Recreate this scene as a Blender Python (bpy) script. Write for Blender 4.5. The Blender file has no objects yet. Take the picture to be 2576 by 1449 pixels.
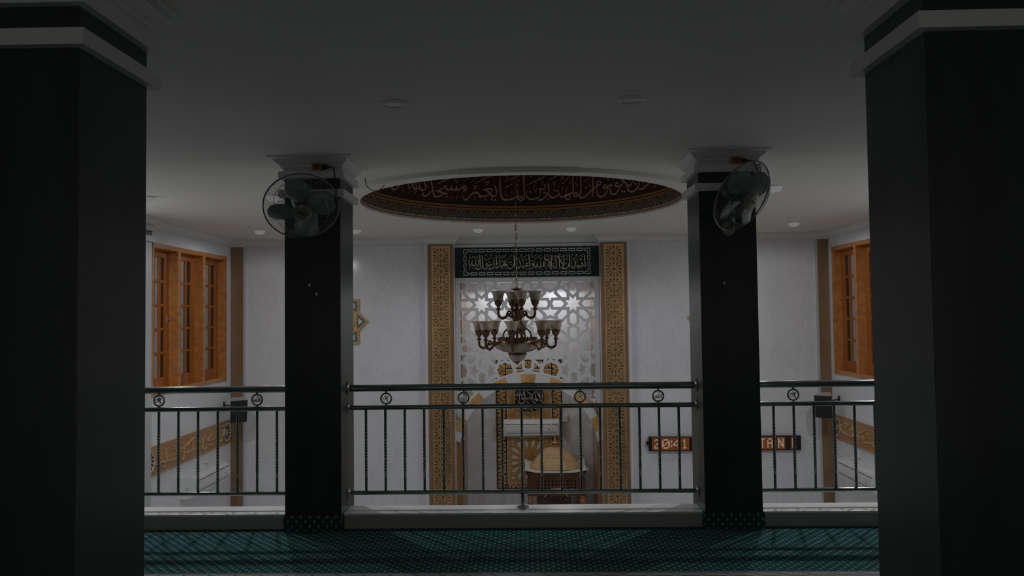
import bpy, bmesh, math, random
from mathutils import Vector, Matrix, Euler
random.seed(7)
SC = bpy.context.scene
COL = SC.collection
R = math.radians
PI = math.pi

# ------------------------------------------------------------------ camera, world, exposure
EYE = Vector((0, 0, 1.5))
PITCH, YAW, ROLL, FPX = R(2.036), R(1.292), R(-.691), 1900.0
fw = Vector((-math.sin(YAW) * math.cos(PITCH), math.cos(YAW) * math.cos(PITCH), math.sin(PITCH)))
rt = Vector((math.cos(YAW), math.sin(YAW), 0))
up = rt.cross(fw)
rt, up = (math.cos(ROLL) * rt + math.sin(ROLL) * up, -math.sin(ROLL) * rt + math.cos(ROLL) * up)
cam = bpy.data.cameras.new('camera')
cam.sensor_fit = 'HORIZONTAL'
cam.sensor_width = 36
cam.lens = FPX / 2576 * 36
cam.clip_start = .05
co = bpy.data.objects.new('camera', cam)
m4 = Matrix((rt, up, -fw)).transposed().to_4x4()
m4.translation = EYE
co.matrix_world = m4
COL.objects.link(co)
SC.camera = co
W = bpy.data.worlds.new('world')
W.use_nodes = True
W.node_tree.nodes['Background'].inputs[0].default_value = (.22, .22, .203, 1)
W.node_tree.nodes['Background'].inputs[1].default_value = 1
SC.world = W
SC.view_settings.view_transform = 'Standard'
SC.view_settings.look = 'None'
SC.view_settings.exposure = 0
SC.view_settings.gamma = 1
SC.view_settings.use_curve_mapping = False

LAMP_W = 11.2        # radiant power of one downlight of the prayer hall
LAMP_COL = (.97, .98, 1.0)

# ------------------------------------------------------------------ dimensions (metres, balcony floor = 0)
ZC = 2.64                    # ceiling
XL, XR = -4.343, 4.295       # side walls
YB = 11.0                    # qibla wall
YS = 11.12                   # recessed sign and lattice plane
YN = 11.95                   # back of the mihrab niche
ZF = -3.35                   # hall floor
YK = 5.38                    # front of the balcony kerb
YREAR = -3.0
DX, DY, DR = -.07, 7.59, 1.60  # dome opening

# ------------------------------------------------------------------ helpers
class MB:
    def __init__(s):
        s.v, s.f, s.uv = [], [], None
    def add(s, vs, fs):
        n = len(s.v)
        s.v += [tuple(p) for p in vs]
        s.f += [tuple(i + n for i in f) for f in fs]
        return s
    def box(s, x0, x1, y0, y1, z0, z1):
        return s.add([(x0, y0, z0), (x1, y0, z0), (x1, y1, z0), (x0, y1, z0), (x0, y0, z1), (x1, y0, z1), (x1, y1, z1), (x0, y1, z1)],
                     [(0, 3, 2, 1), (4, 5, 6, 7), (0, 1, 5, 4), (1, 2, 6, 5), (2, 3, 7, 6), (3, 0, 4, 7)])
    def bbox(s, x0, x1, y0, y1, z0, z1, b=.004):
        """box with chamfered edges"""
        bm = bmesh.new()
        bmesh.ops.create_cube(bm, size=1)
        for v in bm.verts:
            v.co = Vector(((x0 + x1) / 2 + v.co.x * (x1 - x0), (y0 + y1) / 2 + v.co.y * (y1 - y0), (z0 + z1) / 2 + v.co.z * (z1 - z0)))
        bmesh.ops.bevel(bm, geom=list(bm.edges), offset=b, segments=2, affect='EDGES', profile=.5)
        bm.verts.index_update()
        s.add([v.co[:] for v in bm.verts], [[v.index for v in f.verts] for f in bm.faces])
        bm.free()
        return s
    def tube(s, pts, r, n=8, closed=False, cap=True):
        pts = [Vector(p) for p in pts]
        rs = r if isinstance(r, (list, tuple)) else [r] * len(pts)
        m = len(pts)
        tang = []
        for i in range(m):
            if closed:
                t = pts[(i + 1) % m] - pts[i - 1]
            else:
                t = pts[min(i + 1, m - 1)] - pts[max(i - 1, 0)]
            tang.append(t.normalized() if t.length > 1e-9 else Vector((0, 0, 1)))
        t0 = tang[0]
        a = Vector((0, 0, 1)) if abs(t0.z) < .9 else Vector((1, 0, 0))
        u = t0.cross(a).normalized()
        vs, fs = [], []
        for i in range(m):
            u = (u - tang[i] * u.dot(tang[i]))
            u = u.normalized() if u.length > 1e-6 else tang[i].orthogonal().normalized()
            w = tang[i].cross(u)
            for k in range(n):
                c = 2 * PI * k / n
                vs.append(pts[i] + (u * math.cos(c) + w * math.sin(c)) * rs[i])
        for i in range(m if closed else m - 1):
            j = (i + 1) % m
            for k in range(n):
                l = (k + 1) % n
                fs.append((i * n + k, i * n + l, j * n + l, j * n + k))
        if cap and not closed:
            fs.append(tuple(range(n - 1, -1, -1)))
            fs.append(tuple((m - 1) * n + k for k in range(n)))
        return s.add(vs, fs)
    def lathe(s, prof, c=(0, 0, 0), n=24, M=None, a0=0, cap=True):
        """profile [(r, z)] turned round z at c; optional matrix"""
        vs, fs = [], []
        for r, z in prof:
            for k in range(n):
                a = a0 + 2 * PI * k / n
                p = Vector((r * math.cos(a), r * math.sin(a), z))
                vs.append((M @ p if M else p + Vector(c)))
        m = len(prof)
        for i in range(m - 1):
            for k in range(n):
                l = (k + 1) % n
                fs.append((i * n + k, i * n + l, (i + 1) * n + l, (i + 1) * n + k))
        if cap:
            if prof[0][0] > 1e-6: fs.append(tuple(range(n - 1, -1, -1)))
            if prof[-1][0] > 1e-6: fs.append(tuple((m - 1) * n + k for k in range(n)))
        return s.add(vs, fs)
    def sphere(s, c, r, n=10, sq=(1, 1, 1)):
        pr = [(r * math.sin(PI * i / n), -r * math.cos(PI * i / n)) for i in range(n + 1)]
        pr[0] = (1e-5, -r); pr[-1] = (1e-5, r)
        M = Matrix.Translation(c) @ Matrix.Diagonal((sq[0], sq[1], sq[2], 1))
        return s.lathe(pr, n=max(8, n), M=M, cap=False)
    def prism(s, poly, fn, d0, d1):
        """polygon [(u, v)] between depths d0 and d1, fn(u, v, d) -> point"""
        n = len(poly)
        vs = [fn(u, v, d0) for u, v in poly] + [fn(u, v, d1) for u, v in poly]
        return s.add(vs, [tuple(range(n)), tuple(range(2 * n - 1, n - 1, -1))] + [(i, (i + 1) % n + 0, (i + 1) % n + n, i + n)[::-1] for i in range(n)])
    def xform(s, M, i0=0):
        s.v[i0:] = [tuple(M @ Vector(p)) for p in s.v[i0:]]
        return s

def empty(name, loc=(0, 0, 0), rot=(0, 0, 0)):
    o = bpy.data.objects.new(name, None)
    o.empty_display_size = .1
    o.location = loc
    o.rotation_euler = rot
    COL.objects.link(o)
    return o

def tag(o, label, cat, group=None):
    o['label'] = label
    o['category'] = cat
    if group: o['group'] = group
    return o

def origin(o):
    v = Vector((0, 0, 0))
    while o is not None:
        v += Vector(o.location)
        o = o.parent
    return v

def obj(name, mb, m, parent=None, smooth=None, local=False, label=None, kind=None, at=None, fixn=True):
    """mesh object. Vertices are in world space unless local; they are moved to the parent's base"""
    me = bpy.data.meshes.new(name)
    off = Vector((0, 0, 0))
    if at is not None: off = Vector(at)
    elif parent is not None and not local: off = origin(parent)
    me.from_pydata([tuple(Vector(p) - off) for p in mb.v], [], mb.f)
    me.update()
    if fixn:
        bm = bmesh.new(); bm.from_mesh(me)
        bmesh.ops.recalc_face_normals(bm, faces=bm.faces)
        bm.to_mesh(me); bm.free()
    me.materials.append(m)
    if smooth:
        me.polygons.foreach_set('use_smooth', [True] * len(me.polygons))
        me.set_sharp_from_angle(angle=R(smooth))
    o = bpy.data.objects.new(name, me)
    COL.objects.link(o)
    if at is not None: o.location = at
    if parent is not None: o.parent = parent
    if label: o['label'] = label
    if kind: o['kind'] = kind
    return o

def struct(name, mb, m, parent=None, **k):
    return obj(name, mb, m, parent, kind='structure', **k)

def copy_tree(o, parent=None):
    c = o.copy()
    COL.objects.link(c)
    if parent is not None: c.parent = parent
    for ch in [x for x in bpy.data.objects if x.parent == o]:
        copy_tree(ch, c)
    return c

def fill(polys, depth, fn):
    """outline + holes (2D polygons) filled, given thickness, mapped by fn(u, v, d) -> MB"""
    cu = bpy.data.curves.new('tmp', 'CURVE')
    cu.dimensions = '2D'
    cu.fill_mode = 'BOTH'
    cu.extrude = .5
    for p in polys:
        sp = cu.splines.new('POLY')
        sp.points.add(len(p) - 1)
        for q, (u, v) in zip(sp.points, p): q.co = (u, v, 0, 1)
        sp.use_cyclic_u = True
    o = bpy.data.objects.new('tmp', cu)
    COL.objects.link(o)
    dg = bpy.context.evaluated_depsgraph_get()
    me = bpy.data.meshes.new_from_object(o.evaluated_get(dg))
    mb = MB().add([fn(v.co.x, v.co.y, (v.co.z + .5) * depth) for v in me.vertices], [tuple(p.vertices) for p in me.polygons])
    bpy.data.objects.remove(o); bpy.data.curves.remove(cu); bpy.data.meshes.remove(me)
    return mb

def smooth_line(p, seg=5):
    if len(p) < 3: 
        return [p[0], ((p[0][0] + p[1][0]) / 2, (p[0][1] + p[1][1]) / 2), p[1]]
    q = [(2 * p[0][0] - p[1][0], 2 * p[0][1] - p[1][1])] + list(p) + [(2 * p[-1][0] - p[-2][0], 2 * p[-1][1] - p[-2][1])]
    out = []
    for i in range(1, len(q) - 2):
        a, b, c, d = q[i - 1:i + 3]
        for k in range(seg):
            t = k / seg
            out.append(tuple(.5 * (2 * b[j] + (c[j] - a[j]) * t + (2 * a[j] - 5 * b[j] + 4 * c[j] - d[j]) * t * t + (3 * b[j] - a[j] - 3 * c[j] + d[j]) * t ** 3) for j in (0, 1)))
    out.append(tuple(p[-1]))
    return out

def pen(mb, stroke, fn, d0, d1, scale=1.0, nib=R(60), mn=.5, seg=5, taper=True):
    """one reed-pen stroke: flat nib at a fixed angle, swept along a smoothed line, as a solid ribbon"""
    w, pts = stroke
    L = smooth_line(pts, seg)
    n = len(L)
    lo, hi = [], []
    for i in range(n):
        a, b = L[max(i - 1, 0)], L[min(i + 1, n - 1)]
        dx, dy = b[0] - a[0], b[1] - a[1]
        l = math.hypot(dx, dy) or 1e-9
        th = math.atan2(dy, dx)
        k = w / 2 * scale * (mn + (1 - mn) * abs(math.sin(th - nib)))
        if taper:
            e = min(i, n - 1 - i) / (n - 1)
            k *= min(1, .35 + e * 6)
        nx, ny = -dy / l * k, dx / l * k
        lo.append((L[i][0] - nx, L[i][1] - ny)); hi.append((L[i][0] + nx, L[i][1] + ny))
    vs, fs = [], []
    for i in range(n):
        vs += [fn(*lo[i], d1), fn(*hi[i], d1), fn(*lo[i], d0), fn(*hi[i], d0)]
    for i in range(n - 1):
        a, b = i * 4, i * 4 + 4
        fs += [(a, b, b + 1, a + 1), (a + 2, a + 3, b + 3, b + 2), (a, a + 2, b + 2, b), (a + 1, b + 1, b + 3, a + 3)]
    fs += [(0, 1, 3, 2), (n * 4 - 4, n * 4 - 2, n * 4 - 1, n * 4 - 3)]
    mb.add(vs, fs)

def unpack(T):
    return [(t[0] * 1e-4, [(t[i] * 1e-3, t[i + 1] * 1e-3) for i in range(1, len(t), 2)]) for t in T]

def sweep(path, prof, closed=False, flip=1):
    """moulding: profile [(offset, z)] along a plan path [(x, y)], mitred; offset to the left of the path"""
    n = len(path)
    vs, fs = [], []
    for i in range(n):
        p = Vector(path[i])
        a = Vector(path[i - 1]) if (closed or i > 0) else None
        b = Vector(path[(i + 1) % n]) if (closed or i < n - 1) else None
        ns = []
        if a is not None:
            d = (p - a).normalized(); ns.append(Vector((-d.y, d.x)))
        if b is not None:
            d = (b - p).normalized(); ns.append(Vector((-d.y, d.x)))
        nn = sum(ns, Vector((0, 0)))
        nn = nn.normalized() if len(ns) == 2 else ns[0]
        k = 1 / max(.3, nn.dot(ns[0]))
        for o, z in prof:
            q = p + nn * (o * k * flip)
            vs.append((q.x, q.y, z))
    m = len(prof)
    for i in range(n if closed else n - 1):
        j = (i + 1) % n
        for k in range(m - 1):
            fs.append((i * m + k, j * m + k, j * m + k + 1, i * m + k + 1))
    if not closed:
        fs += [tuple(range(m)), tuple(range((n - 1) * m, n * m))]
    return MB().add(vs, fs)

# ------------------------------------------------------------------ materials (all procedural)
def nt(name):
    m = bpy.data.materials.new(name)
    m.use_nodes = True
    t = m.node_tree
    b = t.nodes['Principled BSDF']
    return m, t, b

def node(t, typ, **k):
    n = t.nodes.new(typ)
    for a, v in k.items():
        if a.startswith('i_'): n.inputs[int(a[2:])].default_value = v
        else: setattr(n, a, v)
    return n

def c4(c): return (c[0], c[1], c[2], 1)

def mat(name, col, rough=.5, metal=0, spec=.5, var=.08, scale=6, stretch=(1, 1, 1), bump=0, bscale=60, coat=0, emit=None, estr=0, rvar=0):
    m, t, b = nt(name)
    tc = node(t, 'ShaderNodeTexCoord')
    mp = node(t, 'ShaderNodeMapping'); mp.inputs['Scale'].default_value = stretch
    t.links.new(tc.outputs['Object'], mp.inputs['Vector'])
    nz = node(t, 'ShaderNodeTexNoise'); nz.inputs['Scale'].default_value = scale; nz.inputs['Detail'].default_value = 5
    t.links.new(mp.outputs[0], nz.inputs['Vector'])
    cr = node(t, 'ShaderNodeValToRGB')
    cr.color_ramp.elements[0].position = .3; cr.color_ramp.elements[1].position = .7
    cr.color_ramp.elements[0].color = c4([max(0, x * (1 - var)) for x in col])
    cr.color_ramp.elements[1].color = c4([min(1, x * (1 + var)) for x in col])
    t.links.new(nz.outputs['Fac'], cr.inputs[0])
    t.links.new(cr.outputs[0], b.inputs['Base Color'])
    b.inputs['Roughness'].default_value = rough
    b.inputs['Metallic'].default_value = metal
    b.inputs['Specular IOR Level'].default_value = spec
    b.inputs['Coat Weight'].default_value = coat
    b.inputs['Coat Roughness'].default_value = .08
    if rvar:
        mr = node(t, 'ShaderNodeMapRange')
        mr.inputs[3].default_value = max(.02, rough - rvar); mr.inputs[4].default_value = rough + rvar
        t.links.new(nz.outputs['Fac'], mr.inputs[0]); t.links.new(mr.outputs[0], b.inputs['Roughness'])
    if bump:
        n2 = node(t, 'ShaderNodeTexNoise'); n2.inputs['Scale'].default_value = bscale
        t.links.new(mp.outputs[0], n2.inputs['Vector'])
        bp = node(t, 'ShaderNodeBump'); bp.inputs['Strength'].default_value = bump; bp.inputs['Distance'].default_value = .01
        t.links.new(n2.outputs['Fac'], bp.inputs['Height']); t.links.new(bp.outputs[0], b.inputs['Normal'])
    if emit:
        b.inputs['Emission Color'].default_value = c4(emit)
        b.inputs['Emission Strength'].default_value = estr
    return m

def math_node(t, op, a, b=None, c=None):
    n = node(t, 'ShaderNodeMath', operation=op)
    for i, x in enumerate((a, b, c)):
        if x is None: continue
        if isinstance(x, (int, float)): n.inputs[i].default_value = x
        else: t.links.new(x, n.inputs[i])
    return n.outputs[0]

def wood(name, dark, light, rough=.4, axis='Z', scale=14, coat=.2):
    m, t, b = nt(name)
    tc = node(t, 'ShaderNodeTexCoord')
    mp = node(t, 'ShaderNodeMapping')
    s = {'X': (.12, 1, 1), 'Y': (1, .12, 1), 'Z': (1, 1, .12)}[axis]
    mp.inputs['Scale'].default_value = s
    t.links.new(tc.outputs['Object'], mp.inputs['Vector'])
    nz = node(t, 'ShaderNodeTexNoise'); nz.inputs['Scale'].default_value = scale; nz.inputs['Detail'].default_value = 7; nz.inputs['Distortion'].default_value = .6
    t.links.new(mp.outputs[0], nz.inputs['Vector'])
    cr = node(t, 'ShaderNodeValToRGB')
    cr.color_ramp.elements[0].position = .32; cr.color_ramp.elements[1].position = .68
    cr.color_ramp.elements[0].color = c4(dark); cr.color_ramp.elements[1].color = c4(light)
    t.links.new(nz.outputs['Fac'], cr.inputs[0]); t.links.new(cr.outputs[0], b.inputs['Base Color'])
    b.inputs['Roughness'].default_value = rough
    b.inputs['Coat Weight'].default_value = coat
    return m

def marble_tile(name, base, vein, su, sv, axes, rough=.12, grout=.0025, gcol=.82, off=(0, 0)):
    """glossy marble tile: faint diagonal veins and thin joints on a grid; axes picks the two coordinates"""
    m, t, b = nt(name)
    tc = node(t, 'ShaderNodeNewGeometry')
    sp = node(t, 'ShaderNodeSeparateXYZ')
    t.links.new(tc.outputs['Position'], sp.inputs[0])
    def joint(o, s, f):
        x = math_node(t, 'ADD', sp.outputs[o], f + 50 * s)
        fr = math_node(t, 'MODULO', x, s)
        return math_node(t, 'LESS_THAN', fr, grout)
    g = math_node(t, 'MAXIMUM', joint(axes[0], su, off[0]), joint(axes[1], sv, off[1]))
    mp = node(t, 'ShaderNodeMapping'); mp.inputs['Rotation'].default_value = (.5, .6, .4); mp.inputs['Scale'].default_value = (1, 1, .45)
    t.links.new(tc.outputs['Position'], mp.inputs['Vector'])
    nz = node(t, 'ShaderNodeTexNoise'); nz.inputs['Scale'].default_value = 3.2; nz.inputs['Detail'].default_value = 9; nz.inputs['Distortion'].default_value = 1.6
    t.links.new(mp.outputs[0], nz.inputs['Vector'])
    cr = node(t, 'ShaderNodeValToRGB')
    e = cr.color_ramp.elements
    e[0].position = .44; e[0].color = c4(base)
    e[1].position = .56; e[1].color = c4(base)
    k = e.new(.5); k.color = c4(vein)
    t.links.new(nz.outputs['Fac'], cr.inputs[0])
    n2 = node(t, 'ShaderNodeTexNoise'); n2.inputs['Scale'].default_value = 1.3; n2.inputs['Detail'].default_value = 3
    t.links.new(tc.outputs['Position'], n2.inputs['Vector'])
    mx = node(t, 'ShaderNodeMix', data_type='RGBA', blend_type='MULTIPLY')
    mr = node(t, 'ShaderNodeMapRange'); mr.inputs[1].default_value = .3; mr.inputs[2].default_value = .7; mr.inputs[3].default_value = .93; mr.inputs[4].default_value = 1
    t.links.new(n2.outputs['Fac'], mr.inputs[0])
    mx.inputs[0].default_value = 1
    t.links.new(cr.outputs[0], mx.inputs[6]); t.links.new(mr.outputs[0], mx.inputs[7])
    m2 = node(t, 'ShaderNodeMix', data_type='RGBA')
    t.links.new(g, m2.inputs[0]); t.links.new(mx.outputs[2], m2.inputs[6])
    m2.inputs[7].default_value = c4([x * gcol for x in base])
    t.links.new(m2.outputs[2], b.inputs['Base Color'])
    b.inputs['Roughness'].default_value = rough
    return m

def carpet_mat(name):
    """teal carpet with rows of small pale outlined diamonds (UV in metres, v away from the rail side)"""
    m, t, b = nt(name)
    uv = node(t, 'ShaderNodeUVMap', uv_map='uv')
    sp = node(t, 'ShaderNodeSeparateXYZ')
    t.links.new(uv.outputs[0], sp.inputs[0])
    u, v = sp.outputs[0], sp.outputs[1]
    px, py = .062, .066
    def lat(ou, ov):
        a = math_node(t, 'ABSOLUTE', math_node(t, 'SUBTRACT', math_node(t, 'FRACT', math_node(t, 'ADD', math_node(t, 'DIVIDE', u, px), 100 + ou)), .5))
        c = math_node(t, 'ABSOLUTE', math_node(t, 'SUBTRACT', math_node(t, 'FRACT', math_node(t, 'ADD', math_node(t, 'DIVIDE', v, py), 100 + ov)), .5))
        return math_node(t, 'ADD', math_node(t, 'MULTIPLY', a, px / .0110), math_node(t, 'MULTIPLY', c, py / .0140))
    d = math_node(t, 'MINIMUM', lat(0, 0), lat(.5, .5))
    ring = math_node(t, 'MULTIPLY', math_node(t, 'LESS_THAN', d, 1.0), math_node(t, 'GREATER_THAN', d, .52))
    dot = math_node(t, 'LESS_THAN', d, .27)
    pat = math_node(t, 'MAXIMUM', ring, dot)
    nz = node(t, 'ShaderNodeTexNoise'); nz.inputs['Scale'].default_value = 420; nz.inputs['Detail'].default_value = 3
    t.links.new(uv.outputs[0], nz.inputs['Vector'])
    base = node(t, 'ShaderNodeValToRGB')
    base.color_ramp.elements[0].position = .3; base.color_ramp.elements[1].position = .75
    base.color_ramp.elements[0].color = c4(CARPET[0]); base.color_ramp.elements[1].color = c4(CARPET[1])
    t.links.new(nz.outputs['Fac'], base.inputs[0])
    mx = node(t, 'ShaderNodeMix', data_type='RGBA')
    t.links.new(pat, mx.inputs[0]); t.links.new(base.outputs[0], mx.inputs[6]); mx.inputs[7].default_value = c4(CARPET[2])
    # woven pale border with a stepped dark line: v from -.08 to 0.08 about the border line
    vb = math_node(t, 'SUBTRACT', v, 4.335)
    inb = math_node(t, 'LESS_THAN', math_node(t, 'ABSOLUTE', vb), .122)
    saw = math_node(t, 'FRACT', math_node(t, 'ADD', math_node(t, 'DIVIDE', u, .15), 100))
    step = math_node(t, 'MULTIPLY', math_node(t, 'MINIMUM', math_node(t, 'MAXIMUM', math_node(t, 'MULTIPLY', math_node(t, 'SUBTRACT', saw, .3), 2.5), 0), 1), .05)
    l1 = math_node(t, 'FRACT', math_node(t, 'ADD', math_node(t, 'DIVIDE', math_node(t, 'ADD', vb, step), .05), 100))
    dark = math_node(t, 'LESS_THAN', l1, .2)
    e1 = math_node(t, 'LESS_THAN', math_node(t, 'ABSOLUTE', math_node(t, 'SUBTRACT', math_node(t, 'ABSOLUTE', vb), .108)), .0035)
    dk = math_node(t, 'MULTIPLY', dark, math_node(t, 'LESS_THAN', math_node(t, 'ABSOLUTE', vb), .1))
    dk = math_node(t, 'MAXIMUM', dk, e1)
    bc = node(t, 'ShaderNodeMix', data_type='RGBA')
    t.links.new(dk, bc.inputs[0]); bc.inputs[6].default_value = c4(CARPET[3]); bc.inputs[7].default_value = c4(CARPET[4])
    m2 = node(t, 'ShaderNodeMix', data_type='RGBA')
    t.links.new(inb, m2.inputs[0]); t.links.new(mx.outputs[2], m2.inputs[6]); t.links.new(bc.outputs[2], m2.inputs[7])
    t.links.new(m2.outputs[2], b.inputs['Base Color'])
    b.inputs['Roughness'].default_value = .95
    b.inputs['Specular IOR Level'].default_value = .1
    bp = node(t, 'ShaderNodeBump'); bp.inputs['Strength'].default_value = .5; bp.inputs['Distance'].default_value = .004
    t.links.new(nz.outputs['Fac'], bp.inputs['Height']); t.links.new(bp.outputs[0], b.inputs['Normal'])
    return m

CARPET = ((.010, .078, .074), (.020, .124, .117), (.40, .36, .35), (.42, .42, .42), (.06, .09, .09))
M = {}
M['wall'] = mat('white wall paint', (.81, .82, .85), .6, var=.015, bump=.03)
M['ceil'] = mat('ceiling paint', (.80, .788, .75), .7, var=.02, scale=1.5)
M['trimw'] = mat('white plaster trim', (.72, .72, .71), .55, var=.02)
M['kerb'] = mat('kerb grey darkened for shade', (.46, .455, .43), .6, var=.05)  # grey beige tone stands in for shade on the backlit front
M['ledge'] = mat('pale polished ledge', (.86, .86, .85), .3, spec=.6, var=.03)
M['tile'] = marble_tile('white marble tile', (.81, .82, .85), (.765, .775, .805), .6, .556, (0, 2), off=(.1, .17))
M['tiles'] = marble_tile('white marble tile side', (.81, .82, .85), (.765, .775, .805), .6, .556, (1, 2), off=(.1, .17))
M['marble'] = marble_tile('niche marble', (.80, .82, .85), (.74, .75, .765), .62, .556, (0, 2), rough=.4)
M['brown'] = mat('brown glazed tile', (.27, .165, .090), .18, var=.12, scale=3)
M['browndk'] = mat('niche brown tile', (.33, .17, .07), .25, var=.12, scale=3)
M['teal'] = mat('grey teal pillar paint', (.045, .054, .053), .28, spec=.22, var=.2, scale=5, stretch=(1, 1, .12), bump=.03, bscale=30)
M['greycol'] = mat('pale grey column paint', (.55, .57, .58), .5, var=.08, stretch=(1, 1, .15))
M['teal'].node_tree.nodes['Principled BSDF'].inputs['Sheen Weight'].default_value = .30
M['teal'].node_tree.nodes['Principled BSDF'].inputs['Sheen Roughness'].default_value = .45
M['teal'].node_tree.nodes['Principled BSDF'].inputs['Sheen Tint'].default_value = (.75, .95, .95, 1)
M['gold'] = mat('gold lattice metal', (.74, .47, .235), .3, metal=.8, var=.16, scale=5, rvar=.1)
M['goldback'] = mat('bronze backing', (.25, .155, .085), .16, metal=.35, var=.2, scale=4)
M['green'] = mat('dark green marble', (.012, .032, .030), .12, var=.5, scale=5, spec=.5)
M['letter'] = mat('pale gilt letters', (.84, .70, .54), .4, metal=.1, var=.08)
M['chainb'] = mat('cream border inlay', (.60, .60, .58), .4, var=.05)
M['jali'] = mat('white lattice screen', (.72, .73, .76), .35, var=.02)
M['orange'] = mat('honey marble', (.62, .36, .13), .3, var=.28, scale=7)
M['key'] = mat('honey key tile', (.58, .33, .11), .3, var=.22, scale=9)
M['black'] = mat('black inlay', (.010, .010, .009), .25, var=.2)
M['whitein'] = mat('white inlay', (.70, .70, .70), .3, var=.04)
M['tanin'] = mat('tan inlay', (.50, .27, .08), .35, var=.15, scale=20)
M['silver'] = mat('silver grey letters', (.55, .54, .52), .4, var=.05)
M['domebr'] = mat('dark brown dome paint', (.065, .028, .011), .6, var=.1)
M['domegold'] = mat('tan dome lettering', (.62, .42, .24), .5, var=.06)
M['domeline'] = mat('tan dome line', (.42, .21, .08), .5, var=.1)
M['rail'] = mat('dark green black lacquered steel', (.27, .31, .30), .17, metal=.9, spec=.5, var=.25)
M['flange'] = mat('worn steel flange', (.22, .22, .21), .35, metal=.6, var=.2)
M['win'] = wood('varnished window timber', (.34, .10, .016), (.50, .165, .03), rough=.32)
M['winf'] = wood('varnished frame timber', (.46, .17, .04), (.66, .29, .085), rough=.32, axis='Y')
M['signw'] = wood('sign board timber', (.40, .185, .06), (.52, .27, .095), rough=.35, axis='Y')
M['signl'] = mat('raised timber letters', (.66, .45, .24), .4, var=.08)
M['acw'] = mat('white air conditioner plastic', (.78, .79, .79), .55, var=.01)
M['acdk'] = mat('dark slot', (.05, .05, .05), .5)
M['acg'] = mat('grey grille shade', (.40, .41, .42), .5, var=.03)
M['spkf'] = mat('black speaker grille', (.016, .018, .018), .6, var=.2, bump=.4, bscale=500)
M['spkb'] = mat('grey speaker cabinet', (.46, .46, .44), .5, var=.05)
M['bronze'] = mat('antique bronze', (.15, .085, .045), .34, metal=.6, var=.6, scale=40, rvar=.1)
M['chain'] = mat('brass chain', (.30, .22, .14), .3, metal=.8, var=.4, scale=60)
M['wooddk'] = wood('dark carved teak', (.055, .020, .006), (.12, .045, .012), rough=.35)
M['woodlt'] = wood('honey plank roof', (.44, .27, .125), (.58, .38, .19), rough=.62, axis='X', scale=18, coat=0)
M['woodmd'] = wood('turned teak', (.28, .12, .035), (.42, .20, .07), rough=.3)
M['whitew'] = mat('pale board edge', (.62, .60, .56), .5)
M['fanblade'] = mat('smoky blue fan blade', (.25, .295, .31), .25, var=.1, spec=.6)
M['fanwire'] = mat('chromed fan wire', (.26, .26, .25), .3, metal=.7, var=.2)
M['fanhub'] = mat('brushed fan badge', (.28, .245, .18), .4, metal=.3, var=.08)
M['fanbody'] = mat('dark fan body', (.035, .04, .042), .4, var=.1)
M['fanplate'] = mat('pale fan bracket', (.52, .45, .33), .45, var=.1)
M['cord'] = mat('dark cord', (.02, .02, .02), .6)
M['pull'] = mat('white pull bead', (.75, .75, .72), .4)
M['socket'] = wood('varnished socket block', (.40, .17, .05), (.52, .24, .08), axis='X')
M['lamp'] = mat('lit diffuser', (.15, .15, .15), .6, spec=.1, emit=(1, 1, 1.0), estr=.148)
M['lampoff'] = mat('unlit diffuser', (.74, .735, .70), .35, var=.02)
M['lamprim'] = mat('white lamp rim', (.80, .79, .76), .35, var=.02)
M['ledcase'] = mat('black display case', (.012, .012, .011), .3)
M['ledpix'] = mat('lit amber pixel', (.5, .3, .2), .4, emit=(1.0, .86, .74), estr=.17)
M['ledglow'] = mat('painted amber glow', (.08, .03, .01), .4, emit=(1.0, .24, .02), estr=.075)  # dim emission that paints the orange halo round the digits
M['glassd'] = mat('dark window pane', (.02, .024, .026), .06, spec=.6, var=.3, scale=3)
M['glasspale'] = mat('pale grey window pane', (.42, .46, .48), .4, var=.12, scale=14, stretch=(1, 8, .3))  # streaky pale grey for the middle column of panes
M['steel'] = mat('steel fitting', (.5, .5, .48), .3, metal=.8)
M['tealinlay'] = mat('teal grey inlay', (.10, .16, .15), .4, var=.25, scale=40)
M['hallfloor'] = mat('pale hall floor', (.60, .595, .57), .5, var=.06, scale=3)
M['side'] = mat('grey balcony side paint', (.16, .17, .17), .7, var=.04)
M['rear'] = mat('balcony rear wall paint', (.45, .46, .46), .6, var=.03)
M['carpet'] = carpet_mat('patterned teal carpet')
M['ornam'] = mat('olive scroll paint', (.30, .24, .16), .55, var=.12, scale=8)
M['ornbg'] = mat('dark scroll ground', (.085, .045, .022), .6, var=.1)

def glass_shade(name):
    m, t, b = nt(name)
    tc = node(t, 'ShaderNodeTexCoord')
    nz = node(t, 'ShaderNodeTexNoise'); nz.inputs['Scale'].default_value = 9; nz.inputs['Detail'].default_value = 5; nz.inputs['Distortion'].default_value = 1.5
    t.links.new(tc.outputs['Object'], nz.inputs['Vector'])
    cr = node(t, 'ShaderNodeValToRGB')
    cr.color_ramp.elements[0].position = .35; cr.color_ramp.elements[0].color = (.56, .47, .34, 1)
    cr.color_ramp.elements[1].position = .62; cr.color_ramp.elements[1].color = (.80, .75, .66, 1)
    t.links.new(nz.outputs['Fac'], cr.inputs[0]); t.links.new(cr.outputs[0], b.inputs['Base Color'])
    b.inputs['Roughness'].default_value = .3
    tr = node(t, 'ShaderNodeBsdfTranslucent'); t.links.new(cr.outputs[0], tr.inputs[0])
    mx = node(t, 'ShaderNodeMixShader', i_0=.55)
    t.links.new(b.outputs[0], mx.inputs[1]); t.links.new(tr.outputs[0], mx.inputs[2])
    t.links.new(mx.outputs[0], t.nodes['Material Output'].inputs[0])
    return m
M['shade'] = glass_shade('alabaster glass')
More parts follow.
